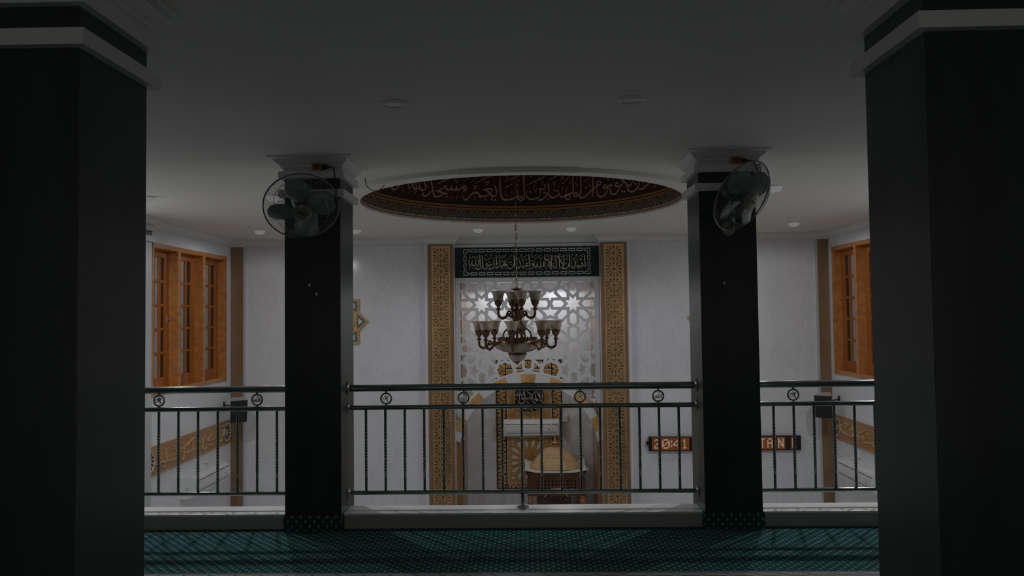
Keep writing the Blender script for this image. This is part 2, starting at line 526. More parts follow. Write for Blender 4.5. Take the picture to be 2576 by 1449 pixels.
T_DOME=[(216,-750,3040,-783,3011,-811,3015,-825,3056),
(215,-820,3020,-857,3004,-884,3013,-893,3051),
(214,-888,3020,-926,2996,-954,3010,-971,3042,-1007,3006,-1066,2976,-1102,2971),
(213,-1102,2973,-1037,2963,-984,2951,-938,2948),
(232,-981,2956,-1037,2918,-1097,2899,-1126,2918,-1143,2973,-1154,3033,-1173,3105),
(220,-1156,2972,-1181,2944,-1224,2909,-1256,2895,-1283,2913,-1280,2944),
(219,-1279,3111,-1254,3032,-1242,2993,-1267,2965,-1305,2961,-1331,2983,-1340,3033,-1335,3114),
(207,-1340,2987,-1376,2962,-1416,2964,-1431,2992,-1430,3027,-1411,3094),
(168,-1385,3107,-1386,3017,-1383,2957,-1403,2900),
(147,-1415,3089,-1449,3009,-1476,2961,-1500,2973,-1510,3026),
(212,-1533,3072,-1502,3067,-1482,3050,-1544,3036,-1601,3009,-1667,2956,-1728,2912,-1775,2911,-1799,2942,-1781,3007),
(124,-1762,3010,-1763,2927),
(165,-1969,2942,-2016,2908,-2105,2885,-2227,2870),
(184,-1083,3050,-1018,3087,-861,3158,-697,3217),
(98,-1511,2905,-1439,2936),
(92,-915,2898,-863,2923),
(66,-1885,2967,-1888,2923,-1869,2898,-1850,2934),
(68,-1587,2991,-1608,2939,-1594,2901,-1573,2934),
(60,-1203,3066,-1215,3024,-1204,3003,-1195,3024),
(91,-1120,3159,-1126,3128,-1105,3097,-1085,3132),
(72,-805,2959,-824,2921,-814,2896,-800,2917),
(93,-856,3127,-833,3121,-819,3085,-808,3123,-785,3127),
(81,-1058,3176,-1029,3143,-1014,3178),
(82,-952,3196,-940,3141),
(70,-1253,3126,-1222,3148),
(255,-962,2924,-944,2905),
(186,-843,3162,-775,3182,-677,3216),
(231,17,3223,25,3095,28,2989,23,2888),
(116,17,3220,43,3153),
(221,-63,3038,-55,2969,-52,2937),
(210,-55,2942,-18,2942,4,2917,-14,2893,-42,2913,-58,2942),
(241,-58,2941,-97,2926,-161,2907,-214,2904,-246,2930,-265,2990,-269,3096,-273,3215),
(94,-273,3215,-292,3195),
(230,-346,3092,-324,3042,-308,3005,-320,2962,-352,2945,-384,2965,-416,2997,-453,3025,-480,3014),
(198,-480,3021,-437,3034,-394,3036,-366,3025,-378,2998,-416,2963,-459,2942,-502,2946,-532,2957),
(229,-535,2957,-524,2936,-511,2920),
(239,-524,2962,-551,2981,-589,2985,-622,2966,-667,2917,-700,2889,-728,2903),
(103,-728,2903,-747,2947,-739,2984,-724,3003),
(217,-751,3048,-718,3063,-690,3033,-702,3002,-732,3031,-748,3046,-777,3018,-811,3000,-844,3008),
(167,-588,3103,-317,3218),
(158,-219,3125,-12,3214),
(137,-223,3046,-108,3107),
(168,63,3085,357,3219),
(167,324,3136,524,3219),
(73,-736,3115,-675,3144,-635,3181,-629,3210,-647,3215,-650,3193,-628,3187),
(73,-656,3099,-587,3144,-544,3180,-539,3212,-558,3218,-561,3193,-541,3188),
(136,-457,3111,-425,3125,-403,3120,-425,3092,-450,3084),
(104,-610,3072,-588,3057,-575,3021,-565,3066,-546,3075),
(105,-221,3217,-195,3197,-179,3167,-164,3208,-144,3218),
(105,81,3219,102,3205,110,3174,119,3210,136,3215),
(105,364,3109,388,3096,398,3062,410,3106,428,3117),
(73,-328,3177,-344,3142,-337,3120,-324,3137),
(95,-178,3065,-209,3006,-198,2954,-165,2990),
(84,-113,3046,-129,3006,-115,2989,-103,3014),
(95,177,3113,150,3055,164,2998,190,3043),
(83,-581,2945,-596,2912,-585,2891,-572,2914),
(84,-451,2939,-459,2912,-446,2892,-433,2919),
(73,512,3063,494,3022,505,3002,513,3015),
(74,-68,3155,-67,3131,-53,3131,-48,3154,-47,3131,-31,3136,-28,3160),
(52,197,3217,213,3219,216,3195,207,3169),
(273,-66,3093,-49,3072),
(273,93,3008,112,2986),
(262,260,2992,279,2970),
(262,289,2991,308,2969),
(261,392,3015,410,2993),
(261,429,3007,448,2985),
(283,-382,2924,-361,2901),
(283,-347,2913,-325,2891),
(63,249,3133,261,3119,249,3107,237,3120,249,3133),
(158,63,3020,53,2967,72,2923,114,2906,167,2915,210,2945,227,2988,214,3042),
(189,214,3042,243,3024,280,3033,287,3060,267,3088),
(231,313,3104,328,3047,334,2994,322,2967,284,2932,241,2899,210,2898,206,2923),
(198,324,2979,343,2934,380,2917,423,2935,457,2961,463,2938,493,2921,531,2924,586,2937),
(84,291,2890,337,2909),
(94,472,3155,496,3161,523,3154,501,3129,477,3123),
(73,479,3075,523,3099,576,3142),
(178,568,3042,545,2981,532,2937,560,2944,592,2923,590,2892,559,2883,528,2916,523,2946),
(214,522,2937,579,2950,629,2961),
(225,634,3211,637,3094,635,2974,641,2959),
(118,638,3207,654,3158),
(201,641,2959,673,2954,688,2934,672,2911,644,2926,634,2956),
(224,733,3201,735,3085,737,2978,723,2912),
(118,734,3198,749,3149),
(211,718,2985,706,2933,729,2894,774,2897,819,2927,865,2960,918,2994,965,3019,1000,3032),
(210,1000,3029,996,3055,966,3065,942,3046,949,3021),
(222,901,3175,893,3069,895,2980,887,2916,871,2882),
(117,901,3175,920,3146),
(197,1073,3002,1051,3013,1031,2995,1052,2975,1079,2989),
(209,1081,3001,1094,2959,1064,2908,1009,2879,970,2890,950,2928,950,2986),
(196,1093,2996,1128,3001,1155,3016),
(195,1154,3012,1127,2960,1133,2918,1160,2888,1210,2898,1254,2939,1263,2966),
(194,1251,2994,1223,3015,1198,3001,1219,2973,1254,2976),
(205,1254,2973,1291,2980,1313,3010,1315,3028),
(226,1222,3119,1271,3073,1321,3026,1372,2979,1396,2958,1432,2966,1463,3004),
(213,1373,2968,1386,2921,1430,2886,1485,2889,1541,2920,1568,2957,1552,3032),
(154,1635,3021,1632,2924),
(198,1542,2938,1573,2894,1631,2896,1701,2924,1757,2954,1774,2979),
(194,1756,2976,1793,2936,1848,2922,1908,2933,1934,2942),
(242,1088,3089,1110,3066),
(247,789,3019,809,2995),
(223,1491,2978,1514,2954),
(227,1288,2922,1311,2897),
(227,1322,2912,1346,2887),
(118,764,3079,862,3119),
(93,941,3129,1021,3154),
(81,1055,3118,1089,3135),
(97,1816,2875,1876,2895),
(84,2020,2879,2092,2892),
(83,698,3148,667,3079,684,3041,704,3064),
(71,600,3122,589,3085,602,3069,609,3096),
(82,855,3091,834,3046,850,3016,865,3043),
(75,1949,2927,1933,2914,1952,2889),
(138,1157,3083,1210,3094,1178,3070,1162,3059),
(71,525,3108,569,3146,602,3180,589,3213,571,3195,596,3176),
(82,808,3188,817,3154,827,3183),
(68,1396,3059,1408,3071),
(67,1450,3051,1470,3059)]
T_SIGN=[(112,-750,2333,-736,2278,-746,2243,-772,2242,-784,2270,-785,2331),
(112,-782,2331,-780,2262,-798,2235,-824,2235,-835,2262,-829,2316),
(103,-830,2314,-852,2247,-867,2232,-880,2263,-881,2311,-874,2330),
(147,-722,2391,-717,2304,-714,2213),
(138,-686,2390,-681,2291,-680,2226,-699,2201,-738,2180,-773,2187,-789,2212,-792,2240),
(103,-599,2242,-603,2211,-630,2185,-656,2181,-672,2199,-679,2230),
(95,-605,2248,-620,2262,-631,2247,-619,2234,-601,2240),
(95,-599,2237,-582,2236,-575,2252,-568,2236,-558,2248,-552,2236,-541,2241,-533,2267),
(121,-519,2286,-507,2241,-522,2205,-556,2180,-595,2176),
(147,-481,2392,-477,2309,-474,2222),
(129,-430,2320,-421,2257,-439,2213,-474,2196,-495,2206),
(112,-337,2286,-361,2290,-366,2269,-339,2262,-379,2245,-404,2243),
(121,-404,2244,-353,2242,-314,2243),
(112,-314,2236,-361,2226,-405,2222,-401,2200,-371,2182),
(121,-314,2234,-309,2198,-284,2180,-250,2189,-228,2219,-234,2250),
(147,-268,2248,-255,2238),
(155,-216,2384,-212,2288,-212,2197),
(112,-140,2305,-123,2244,-133,2204,-168,2187,-178,2184),
(95,-120,2208,-90,2200,-88,2235,-79,2183,-68,2204,-51,2217,-38,2204,-29,2230,-16,2208,-9,2229),
(129,-33,2264,-22,2255),
(129,-44,2254,-33,2245),
(129,-22,2253,-11,2245),
(78,-451,2335,-355,2383),
(69,-459,2356,-411,2386),
(69,-451,2365,-411,2386),
(60,-421,2327,-369,2351,-334,2381,-323,2389),
(60,-642,2296,-594,2324,-563,2354,-545,2388,-559,2386,-561,2371,-546,2369),
(69,-551,2323,-503,2348),
(69,-295,2354,-243,2380),
(69,-317,2313,-265,2335),
(60,-179,2304,-136,2331,-109,2361,-102,2386,-116,2378,-114,2365),
(78,-105,2335,2,2384),
(60,-119,2299,-70,2322),
(69,-879,2334,-836,2353,-814,2362,-827,2371),
(69,-876,2206,-832,2232),
(60,-872,2207,-870,2178,-859,2189),
(78,-838,2193,-803,2182),
(52,-799,2366,-797,2348,-784,2348,-782,2363,-780,2348,-769,2352,-766,2370),
(60,-881,2380,-870,2373,-865,2358,-857,2382),
(60,-762,2387,-753,2378,-750,2356),
(78,-643,2385,-617,2387,-632,2370),
(60,-654,2338,-643,2335,-639,2316,-630,2342),
(60,-529,2310,-518,2308,-514,2290,-507,2312),
(60,-579,2311,-589,2289,-579,2276,-573,2287),
(60,-571,2224,-584,2205,-576,2187),
(60,-509,2197,-513,2178,-505,2176),
(52,-456,2292,-460,2262,-452,2248,-445,2266),
(52,-309,2290,-316,2268,-307,2255),
(52,-334,2333,-341,2316,-335,2305),
(52,-408,2308,-406,2289,-395,2289,-392,2306,-390,2289,-380,2291),
(52,-283,2289,-282,2268,-270,2268,-268,2285,-266,2268,-255,2270,-253,2289),
(60,-755,2227,-744,2213,-733,2226),
(86,-75,2308,-84,2282,-76,2265),
(78,-58,2317,-32,2321,-47,2301),
(60,-139,2197,-144,2179,-137,2177),
(60,-38,2191,-45,2172,-36,2167),
(60,-349,2186,-336,2199,-340,2182,-327,2182),
(147,4,2386,9,2285,12,2197),
(95,71,2241,56,2254,44,2240,57,2225,73,2233,66,2202,35,2176,-12,2170),
(103,84,2284,78,2233,92,2197,110,2205,130,2273),
(103,130,2275,126,2222,148,2196,174,2213,177,2292),
(103,178,2222,199,2200,221,2217,210,2291),
(138,236,2386,239,2282,239,2192),
(129,222,2345,278,2290,321,2246,317,2221,292,2216,285,2241,330,2290,401,2379),
(138,330,2385,333,2281,334,2189),
(129,400,2375,402,2280,402,2176),
(95,401,2180,376,2193,359,2211,346,2189,329,2168,316,2190,312,2209),
(138,447,2384,450,2279,450,2189),
(129,413,2362,459,2297,507,2226,505,2183,470,2170),
(138,516,2383,518,2278,517,2224,497,2188,490,2210),
(138,596,2381,601,2277,601,2186),
(112,578,2252,584,2208,561,2178,531,2167,501,2174,492,2188),
(147,543,2254,555,2243),
(121,670,2299,688,2242,678,2206,647,2185,626,2198,621,2221),
(95,688,2211,712,2197,725,2224,733,2198,739,2170,722,2176,738,2202,759,2197,768,2219,781,2196,790,2214,801,2205,804,2231),
(112,777,2263,788,2252),
(112,766,2247,777,2237),
(112,788,2247,798,2237),
(147,820,2375,825,2274,829,2184),
(60,614,2285,653,2305,692,2332,714,2371,699,2377,694,2362,708,2356),
(78,718,2335,806,2379),
(69,692,2295,740,2319),
(69,460,2339,516,2358),
(69,529,2358,585,2378),
(69,262,2342,314,2364),
(78,33,2336,134,2384),
(69,76,2312,124,2340,152,2353,139,2364),
(69,346,2233,391,2259),
(69,423,2172,475,2194),
(52,162,2340,163,2316,177,2314,180,2335,180,2315,192,2317,193,2337),
(60,170,2387,179,2370,180,2344),
(52,279,2329,279,2308,292,2307,294,2327,296,2307,307,2309,309,2331),
(60,31,2387,42,2378,46,2361,54,2389),
(60,37,2298,48,2291,52,2278,58,2300),
(60,264,2384,275,2377,279,2362,288,2385),
(60,359,2384,348,2363,357,2345,363,2354),
(60,369,2317,375,2302,378,2285),
(60,460,2379,471,2372,482,2383),
(52,490,2331,481,2307,489,2292,496,2305),
(78,539,2313,567,2317,550,2295),
(78,748,2303,778,2305,756,2284),
(60,624,2379,637,2368,650,2376,637,2368,634,2318),
(52,636,2277,626,2255,635,2242),
(52,717,2287,711,2265,719,2254),
(60,264,2213,254,2183,262,2172,268,2182),
(60,111,2193,106,2178,115,2176),
(60,182,2192,178,2177,188,2175),
(52,673,2190,668,2173,678,2170),
(52,781,2189,777,2171,785,2169),
(52,-34,2191,-47,2169,-34,2167),
(60,568,2356,561,2343,576,2342),
(60,790,2355,783,2342,800,2342)]
T_LEFT=[(161,10615,-53,10605,-153),
(146,10597,-57,10579,-127,10540,-159,10508,-96),
(131,10486,-4,10557,-15,10612,3),
(130,10469,-139,10513,-167,10567,-147,10504,-180,10469,-218),
(126,10151,-72,10068,-109,10063,-131,10210,-141,10315,-146,10278,-179,10126,-190,9979,-172),
(125,10052,-44,10093,-54),
(137,9971,-155,9999,-202,9948,-226,9868,-205),
(150,9891,-72,9899,-157,9884,-191),
(133,9607,-26,9604,-146),
(157,9609,-20,9503,-59,9385,-89),
(157,9705,-169,9607,-167,9504,-175,9403,-178,9360,-156,9374,-125),
(142,9377,-99,9347,-223,9298,-234,9276,-210),
(116,9332,-111,9346,-94,9360,-122),
(135,8888,-33,8905,-165),
(160,9160,-188,9046,-192,8941,-178,8877,-178,8832,-182,8823,-158),
(122,8867,-200,8852,-228,8783,-221),
(121,8813,-166,8739,-166),
(120,8641,-132,8626,-159,8668,-180,8751,-177),
(135,8856,-18,8869,-35),
(138,9091,-31,9111,-47),
(139,9111,-78,9145,-91),
(141,9286,-34,9317,-51),
(104,9461,-192,9389,-221),
(102,9276,-114,9290,-142),
(106,9651,-21,9621,-23)]
T_RIGHT=[(196,10625,-72,10545,-134,10430,-162,10248,-166,10166,-168,10173,-115),
(180,10630,-38,10501,-1),
(176,10449,-95,10210,-7),
(167,9949,-88,9734,-13),
(132,10000,-116,9983,-179),
(132,9958,-68,9965,-170),
(131,9883,-102,9866,-163),
(135,10195,-38,10175,-80),
(160,10588,-135,10628,-225),
(146,9872,-182,9758,-177,9638,-167,9569,-173,9562,-205),
(138,10409,-17,10394,-39),
(129,9751,-58,9742,-75),
(127,9616,-144,9549,-155),
(140,10608,-6,10585,-22),
(135,10242,-83,10232,-105)]
T_MEDAL=[(146,-247,301,-249,245,-234,224,-213,250,-201,295),
(146,-202,256,-185,232,-163,250,-152,294),
(146,-151,250,-130,234,-108,255,-113,300),
(135,-174,300,-172,144),
(158,-90,299,-85,188,-92,132,-132,109,-177,120,-193,161),
(169,-108,193,-128,202,-134,180,-111,174,-97,188),
(135,-80,188,-58,175,-44,193,-30,175,-13,220),
(158,-57,299,10,243,33,203,26,174,9,180,10,215,55,270,72,298),
(146,85,303,82,197,121,158,98,151,60,174,37,130,14,148),
(146,103,298,129,230,178,118),
(146,145,303,155,141),
(158,186,297,190,107),
(113,-251,203,-235,171,-219,205),
(135,-64,148,-25,108),
(124,53,129,71,107,87,125),
(146,-105,23,-60,13),
(146,-10,20,41,-15),
(135,-60,-8,-20,-8),
(124,74,19,102,24),
(101,212,246,200,202),
(146,-166,88,-116,54,-70,87),
(146,-37,76,19,53,75,75),
(124,-145,401,-112,389,-89,428),
(124,-55,388,-32,433,-16,388),
(124,12,433,12,393,46,387,68,421),
(146,-202,356,-174,323),
(146,-89,366,-79,310),
(146,146,370,134,314),
(146,96,376,95,303),
(124,23,365,0,321)]

# ------------------------------------------------------------------ the room
def uvmesh(name, faces, m, parent=None, kind=None, at=None):
    """faces: [(four points, four uvs)]"""
    off = origin(parent) if parent is not None else Vector(at or (0, 0, 0))
    me = bpy.data.meshes.new(name)
    vs, fs = [], []
    for p, u in faces:
        fs.append(tuple(range(len(vs), len(vs) + len(p))))
        vs += [tuple(Vector(q) - off) for q in p]
    me.from_pydata(vs, [], fs)
    l = me.uv_layers.new(name='uv')
    i = 0
    for p, u in faces:
        for q in u:
            l.data[i].uv = q; i += 1
    me.update()
    me.materials.append(m)
    o = bpy.data.objects.new(name, me)
    COL.objects.link(o)
    if at is not None: o.location = at
    if parent is not None: o.parent = parent
    if kind: o['kind'] = kind
    return o

def circle(cx, cy, r, n=96, a0=0):
    return [(cx + r * math.cos(a0 + 2 * PI * k / n), cy + r * math.sin(a0 + 2 * PI * k / n)) for k in range(n)]

XYZ = lambda z0, s=1: (lambda u, v, d: (u, v, z0 + s * d))           # horizontal plate
WX = lambda x0, s=1: (lambda u, v, d: (x0 + s * d, u, v))            # plate on a side wall, (u, v) = (y, z)
WY = lambda y0, s=1: (lambda u, v, d: (u, y0 + s * d, v))            # plate facing the hall, (u, v) = (x, z)
rect = lambda a, b, c, d: [(a, c), (b, c), (b, d), (a, d)]

# balcony floor: carpet on a slab
g = uvmesh('floor', [([(XL, YREAR, 0), (XR, YREAR, 0), (XR, YK + .02, 0), (XL, YK + .02, 0)],
                      [(XL, YREAR), (XR, YREAR), (XR, YK + .02), (XL, YK + .02)])], M['carpet'], kind='structure')
struct('floor_slab', MB().box(XL, XR, YREAR, 5.72, -.32, -.004), M['trimw'])
struct('floor_hall', MB().box(XL - .2, XR + .2, YREAR, YN + .1, ZF - .1, ZF), M['hallfloor'])
# ceiling with the round dome opening
struct('ceiling', fill([rect(XL - .25, XR + .25, YREAR - .1, YB + .35), circle(DX, DY, DR)], .12, XYZ(ZC)), M['ceil'])
# side walls with window openings
WZ0, WZ1, WY0, WY1 = .61, 2.385, 8.60, 10.735
struct('wall_left', fill([rect(5.0, YB + .2, ZF, ZC + .1), rect(WY0, WY1, WZ0, WZ1)[::-1]], .2, WX(XL, -1)), M['wall'])
struct('wall_right', fill([rect(5.0, YB + .2, ZF, ZC + .1), rect(WY0 + .04, WY1 + .04, WZ0 + .01, WZ1 + .02)[::-1]], .2, WX(XR)), M['wall'])
for nm, x0, x1 in (('left', XL - .2, XL), ('right', XR, XR + .2)):
    struct('wall_balcony_' + nm, MB().box(x0, x1, YREAR, 5.0, ZF, ZC), M['side'])
struct('wall_rear', MB().box(XL, XR, YREAR - .1, YREAR, ZF, -.004), M['rear'])
# qibla wall: tiled fields, piers, recess
PX = ((-1.505, -1.085), (1.030, 1.455))       # the two piers
struct('wall_back_left', MB().box(XL, PX[0][0], YB, YB + .2, ZF, ZC), M['tile'])
struct('wall_back_right', MB().box(PX[1][1], XR, YB, YB + .2, ZF, ZC), M['tile'])
for i, (a, b) in enumerate(PX):
    struct('wall_pier_' + ('left', 'right')[i], MB().box(a, b, 10.885, YN + .1, ZF, ZC), M['tile'])
struct('wall_recess', MB().box(PX[0][1], PX[1][0], YS + .03, YS + .25, 2.0, ZC), M['wall'])
NX0, NX1 = -1.0, .965
struct('wall_niche_back', MB().box(-1.2, 1.2, YN, YN + .1, ZF, 2.1), M['marble'])
struct('wall_niche_left', MB().box(-1.085, NX0, YS + .005, YN, ZF, 2.0), M['browndk'])
struct('wall_niche_right', MB().box(NX1, 1.030, YS + .005, YN, ZF, 2.0), M['browndk'])
struct('ceiling_niche', MB().box(-1.085, 1.030, YS + .07, YN, 2.0, 2.1), M['wall'])

# cornices
CP = [(0, ZC - .106), (.012, ZC - .106), (.012, ZC - .092), (.026, ZC - .086), (.034, ZC - .07), (.05, ZC - .045), (.075, ZC - .03), (.088, ZC - .022), (.088, ZC - .012), (.10, ZC - .01), (.10, ZC)]
path = [(XL, 5.9), (XL, 10.9), (-4.166, 10.9), (-4.166, YB), (PX[0][0], YB), (PX[0][0], 10.885), (PX[0][1], 10.885), (PX[0][1], YS + .03),
        (PX[1][0], YS + .03), (PX[1][0], 10.885), (PX[1][1], 10.885), (PX[1][1], YB), (4.139, YB), (4.139, 10.9), (XR, 10.9), (XR, 5.9)]
struct('trim_1', sweep(path, CP, flip=-1), M['trimw'], smooth=35)
struct('trim_2', MB().box(PX[0][1], PX[1][0], YS - .012, YS + .03, 2.502, 2.545), M['trimw'])
# kerbs along the balcony edge (three bays) with chamfered ends against the pillars
PL, PR = (-1.738, -1.338), (1.2045, 1.604)    # the two balcony pillars in x
def kerb(name, x0, x1):
    z = .106
    k = struct(name, MB().bbox(x0, x1, YK, 5.60, -.004, z - .016, .003), M['kerb'])
    o = obj('ledge', MB().bbox(x0, x1, YK - .006, 5.605, z - .016, z, .004), M['ledge'], k, kind='structure')
kerb('trim_3', XL, PL[0]); kerb('trim_4', PL[1], PR[0]); kerb('trim_5', PR[1], XR)

# ------------------------------------------------------------------ dome over the hall
dome = empty('ceiling_dome', (DX, DY, ZC)); dome['kind'] = 'structure'
CYL = lambda rr=DR: (lambda u, z, d: (DX + (rr - d) * math.sin(u / DR), DY + (rr - d) * math.cos(u / DR), z))
ZD = 3.75
def ring_wall(r, z0, z1, n=128):
    return MB().lathe([(r, z0), (r, z1)], (DX, DY, 0), n, cap=False)
obj('drum', ring_wall(DR, 2.62, ZD), M['domebr'], dome, smooth=60, kind='structure')
obj('vault', MB().lathe([(DR * math.cos(a * PI / 24), ZD + 1.1 * math.sin(a * PI / 24)) for a in range(12)] + [(1e-4, ZD + 1.1)], (DX, DY, 0), 96, cap=False), M['domebr'], dome, smooth=60, kind='structure')
obj('ornament_ground', ring_wall(DR - .003, 2.652, 2.772), M['ornbg'], dome, smooth=60, kind='structure')
sc = MB()
MOTIF = [(12, [(-95, 4), (-84, 30), (-97, 58), (-88, 88), (-70, 112)]), (12, [(95, 4), (84, 30), (97, 58), (88, 88), (70, 112)]),
         (17, [(0, 108), (-30, 98), (-60, 106)]), (17, [(0, 108), (30, 98), (60, 106)]), (11, [(0, 30), (15, 56), (0, 84), (-15, 56), (0, 30)]), (14, [(0, 44), (0, 66)])]
for m in (-1, 1):
    MOTIF += [(12, [(0, 8), (m * 34, 14), (m * 62, 40), (m * 54, 68), (m * 32, 66), (m * 28, 46), (m * 42, 40), (m * 46, 52)]), (12, [(m * 66, 12), (m * 76, 40), (m * 66, 72), (m * 72, 94)]),
              (13, [(m * 18, 86), (m * 34, 82), (m * 48, 92)]), (12, [(m * 10, 22), (m * 22, 32), (m * 20, 44)])]
for k in range(51):
    u0 = 2 * PI * DR * k / 51
    for w, p in MOTIF:
        pen(sc, (w * 1e-3, [(u0 + x * .985e-3, 2.654 + z * 1e-3) for x, z in p]), CYL(), .0025, .007, mn=.55, seg=2)
obj('ornament_scrolls', sc, M['ornam'], dome)
ln = MB()
for z0, z1 in ((2.635, 2.652), (2.772, 2.793), (2.805, 2.826)):
    ln.lathe([(DR, z0), (DR - .010, z0), (DR - .010, z1), (DR, z1)], (DX, DY, 0), 128, cap=False)
obj('moulding_lines', ln, M['domeline'], dome, smooth=40)
lt = MB()
for s in unpack(T_DOME): pen(lt, s, CYL(), -.002, .006, nib=R(65), mn=.42)
obj('lettering', lt, M['domegold'], dome)
# raised plaster ring under the opening, made of joined segments (front ones a little deeper)
rg = MB()
for k in range(24):
    a0, a1 = R(15 * k), R(15 * k + 15)
    th = .042 if 17 <= k <= 18 else .034
    ro = DR + (.20 if 17 <= k <= 18 else .185)
    S = 5
    for j in range(S):
        b0, b1 = a0 + (a1 - a0) * j / S, a0 + (a1 - a0) * (j + 1) / S
        c = lambda r, a, z: (DX + r * math.cos(a), DY + r * math.sin(a), z)
        rg.add([c(r, a, z) for a in (b0, b1) for r, z in ((DR - .004, ZC + .03), (DR - .004, ZC - .026), (ro, ZC - th), (ro, ZC + .01))],
               [(0, 1, 5, 4), (1, 2, 6, 5), (2, 3, 7, 6), (0, 3, 2, 1), (4, 5, 6, 7)])
struct('trim_6', rg, M['ceil'])

# ------------------------------------------------------------------ downlights
def downlight(x, y, label, group, on=True, z=ZC, r=.068, lamp=True, power=1.0, cone=150, blend=.8):
    t = tag(empty('downlight', (x, y, z)), label, 'ceiling light', group)
    obj('trim_ring', MB().lathe([(r - .012, -.004), (r - .012, -.010), (r - .004, -.013), (r, -.009), (r, 0)], (x, y, z), 32, cap=False), M['lamprim'], t, smooth=40)
    obj('diffuser', MB().lathe([(1e-4, -.058), (r * .45, -.056), (r * .75, -.046), (r * .97, -.028), (r * .97, -.006), (r * .8, -.004)] if on else [(1e-4, -.006), (r * .5, -.006), (r - .011, -.006)], (x, y, z), 32, cap=False), M['lamp' if on else 'lampoff'], t, smooth=60)
    if on and lamp:
        l = bpy.data.lights.new('downlight_lamp', 'SPOT')
        l.energy = LAMP_W * power * 2.2
        l.color = LAMP_COL
        l.spot_size = R(cone); l.spot_blend = blend
        l.shadow_soft_size = .03
        o = bpy.data.objects.new('downlight_lamp', l)
        o.location = (0, 0, -.075)
        o.parent = t
        COL.objects.link(o)
    return t
FAR_P, NEAR_P = .27, 2.0
for x, y, s in ((-.66, 9.89, 'lit downlight left of the chandelier chain, near the green sign'), (.563, 9.87, 'lit downlight right of the chandelier chain, near the green sign'),
                (-2.25, 9.78, 'lit downlight beside the inner face of the left balcony pillar, near the qibla wall'), (-3.49, 9.71, 'lit downlight in the back left corner of the hall ceiling'),
                (3.395, 9.70, 'lit downlight in the back right corner of the hall ceiling'), (-2.367, 6.967, 'lit downlight glowing through the left wall fan'),
                (2.239, 6.873, 'lit downlight at the right edge of the right wall fan'), (-3.545, 6.92, 'lit downlight just showing beside the near left pillar'),
                (2.16, 9.78, 'lit downlight hidden behind the right balcony pillar'), (3.42, 6.90, 'lit downlight hidden behind the near right pillar')):
    downlight(x, y, s, 'lit downlights of the prayer hall', power=(FAR_P if y > 9 else NEAR_P) * (1.25 if abs(x) > 3 and y > 9 else 2.0 if abs(x) < 1 else 1), cone=178 if abs(x) > 3 else 150 if y > 9 else 160, blend=.3 if abs(x) > 3 else .8)
downlight(-.712, 4.0, 'unlit round downlight on the dark balcony ceiling, left one', 'unlit balcony downlights', on=False)
downlight(.558, 4.0, 'unlit round downlight on the dark balcony ceiling, right one', 'unlit balcony downlights', on=False)
for x, s in ((-.5, 'left'), (.46, 'right')):
    downlight(x, 11.5, 'lit downlight in the niche ceiling behind the %s half of the lattice' % s, 'niche lights', z=2.0, power=.34, cone=176, blend=.2)
for i, (x, y) in enumerate(((-2.6, 1.5), (0, 1.5), (2.6, 1.5), (-2.6, 4.2), (0, 4.2), (2.6, 4.2))):  # unseen fill lamps, added to bounce light up to the ceiling and dome
    downlight(x, y, 'unseen fill light added under the balcony, %s of the %s row' % (('left', 'middle', 'right')[i % 3], ('rear', 'front')[i // 3]), 'fill lights added under the balcony', z=-.32, power=1.1)

# ------------------------------------------------------------------ pillars
CAP = [(0, 2.536), (.006, 2.548), (.012, 2.562), (.022, 2.57), (.026, 2.584), (.05, 2.60), (.066, 2.622), (.082, 2.626), (.095, 2.63), (.095, ZC)]
def pillar(x0, x1, y0, y1, label, group, base=0):
    cx, cy = (x0 + x1) / 2, (y0 + y1) / 2
    t = tag(empty('pillar', (cx, cy, 0)), label, 'pillar', group)
    obj('shaft', MB().bbox(x0, x1, y0, y1, -.004, 2.56, .004), M['teal'], t)
    sq = [(x0, y0), (x1, y0), (x1, y1), (x0, y1)]
    obj('capital', sweep(sq, CAP, True, -1), M['trimw'], t, smooth=30)
    for z0, z1 in ((2.487, 2.540), (2.355, 2.408)):
        e = .034
        obj('band', MB().bbox(x0 - e, x1 + e, y0 - e, y1 + e, z0, z1, .002), M['trimw'], t)
    if base:
        e, h = .008, base
        f = []
        a = [(x0 - e, y0 - e), (x1 + e, y0 - e), (x1 + e, y1 + e), (x0 - e, y1 + e)]
        a = [a[0], a[1], (x1 + e, y0 + .05), (x0 - e, y0 + .05)]
        for i in range(4):
            p, q = a[i], a[(i + 1) % 4]
            L = math.hypot(q[0] - p[0], q[1] - p[1])
            f.append(([(*p, 0), (*q, 0), (*q, h), (*p, h)], [(0, 10), (L, 10), (L, 10 + h), (0, 10 + h)]))
        f.append(([(*p, h) for p in a], [(p[0], 10 + p[1]) for p in a]))
        uvmesh('carpet_skirt', f, M['carpet'], t)['label'] = 'carpet offcut wrapped round the foot of the pillar'
    return t
pillar(*PL, 5.33, 5.72, 'dark square pillar at the railing carrying the left wall fan', 'square pillars of the balcony', .113)
pillar(*PR, 5.33, 5.72, 'dark square pillar at the railing carrying the right wall fan', 'square pillars of the balcony', .113)
pillar(-1.823, -1.403, 2.31, 2.735, 'large near pillar at the left edge of the view', 'square pillars of the balcony')
pillar(1.225, 1.645, 2.32, 2.735, 'large near pillar at the right edge of the view', 'square pillars of the balcony')
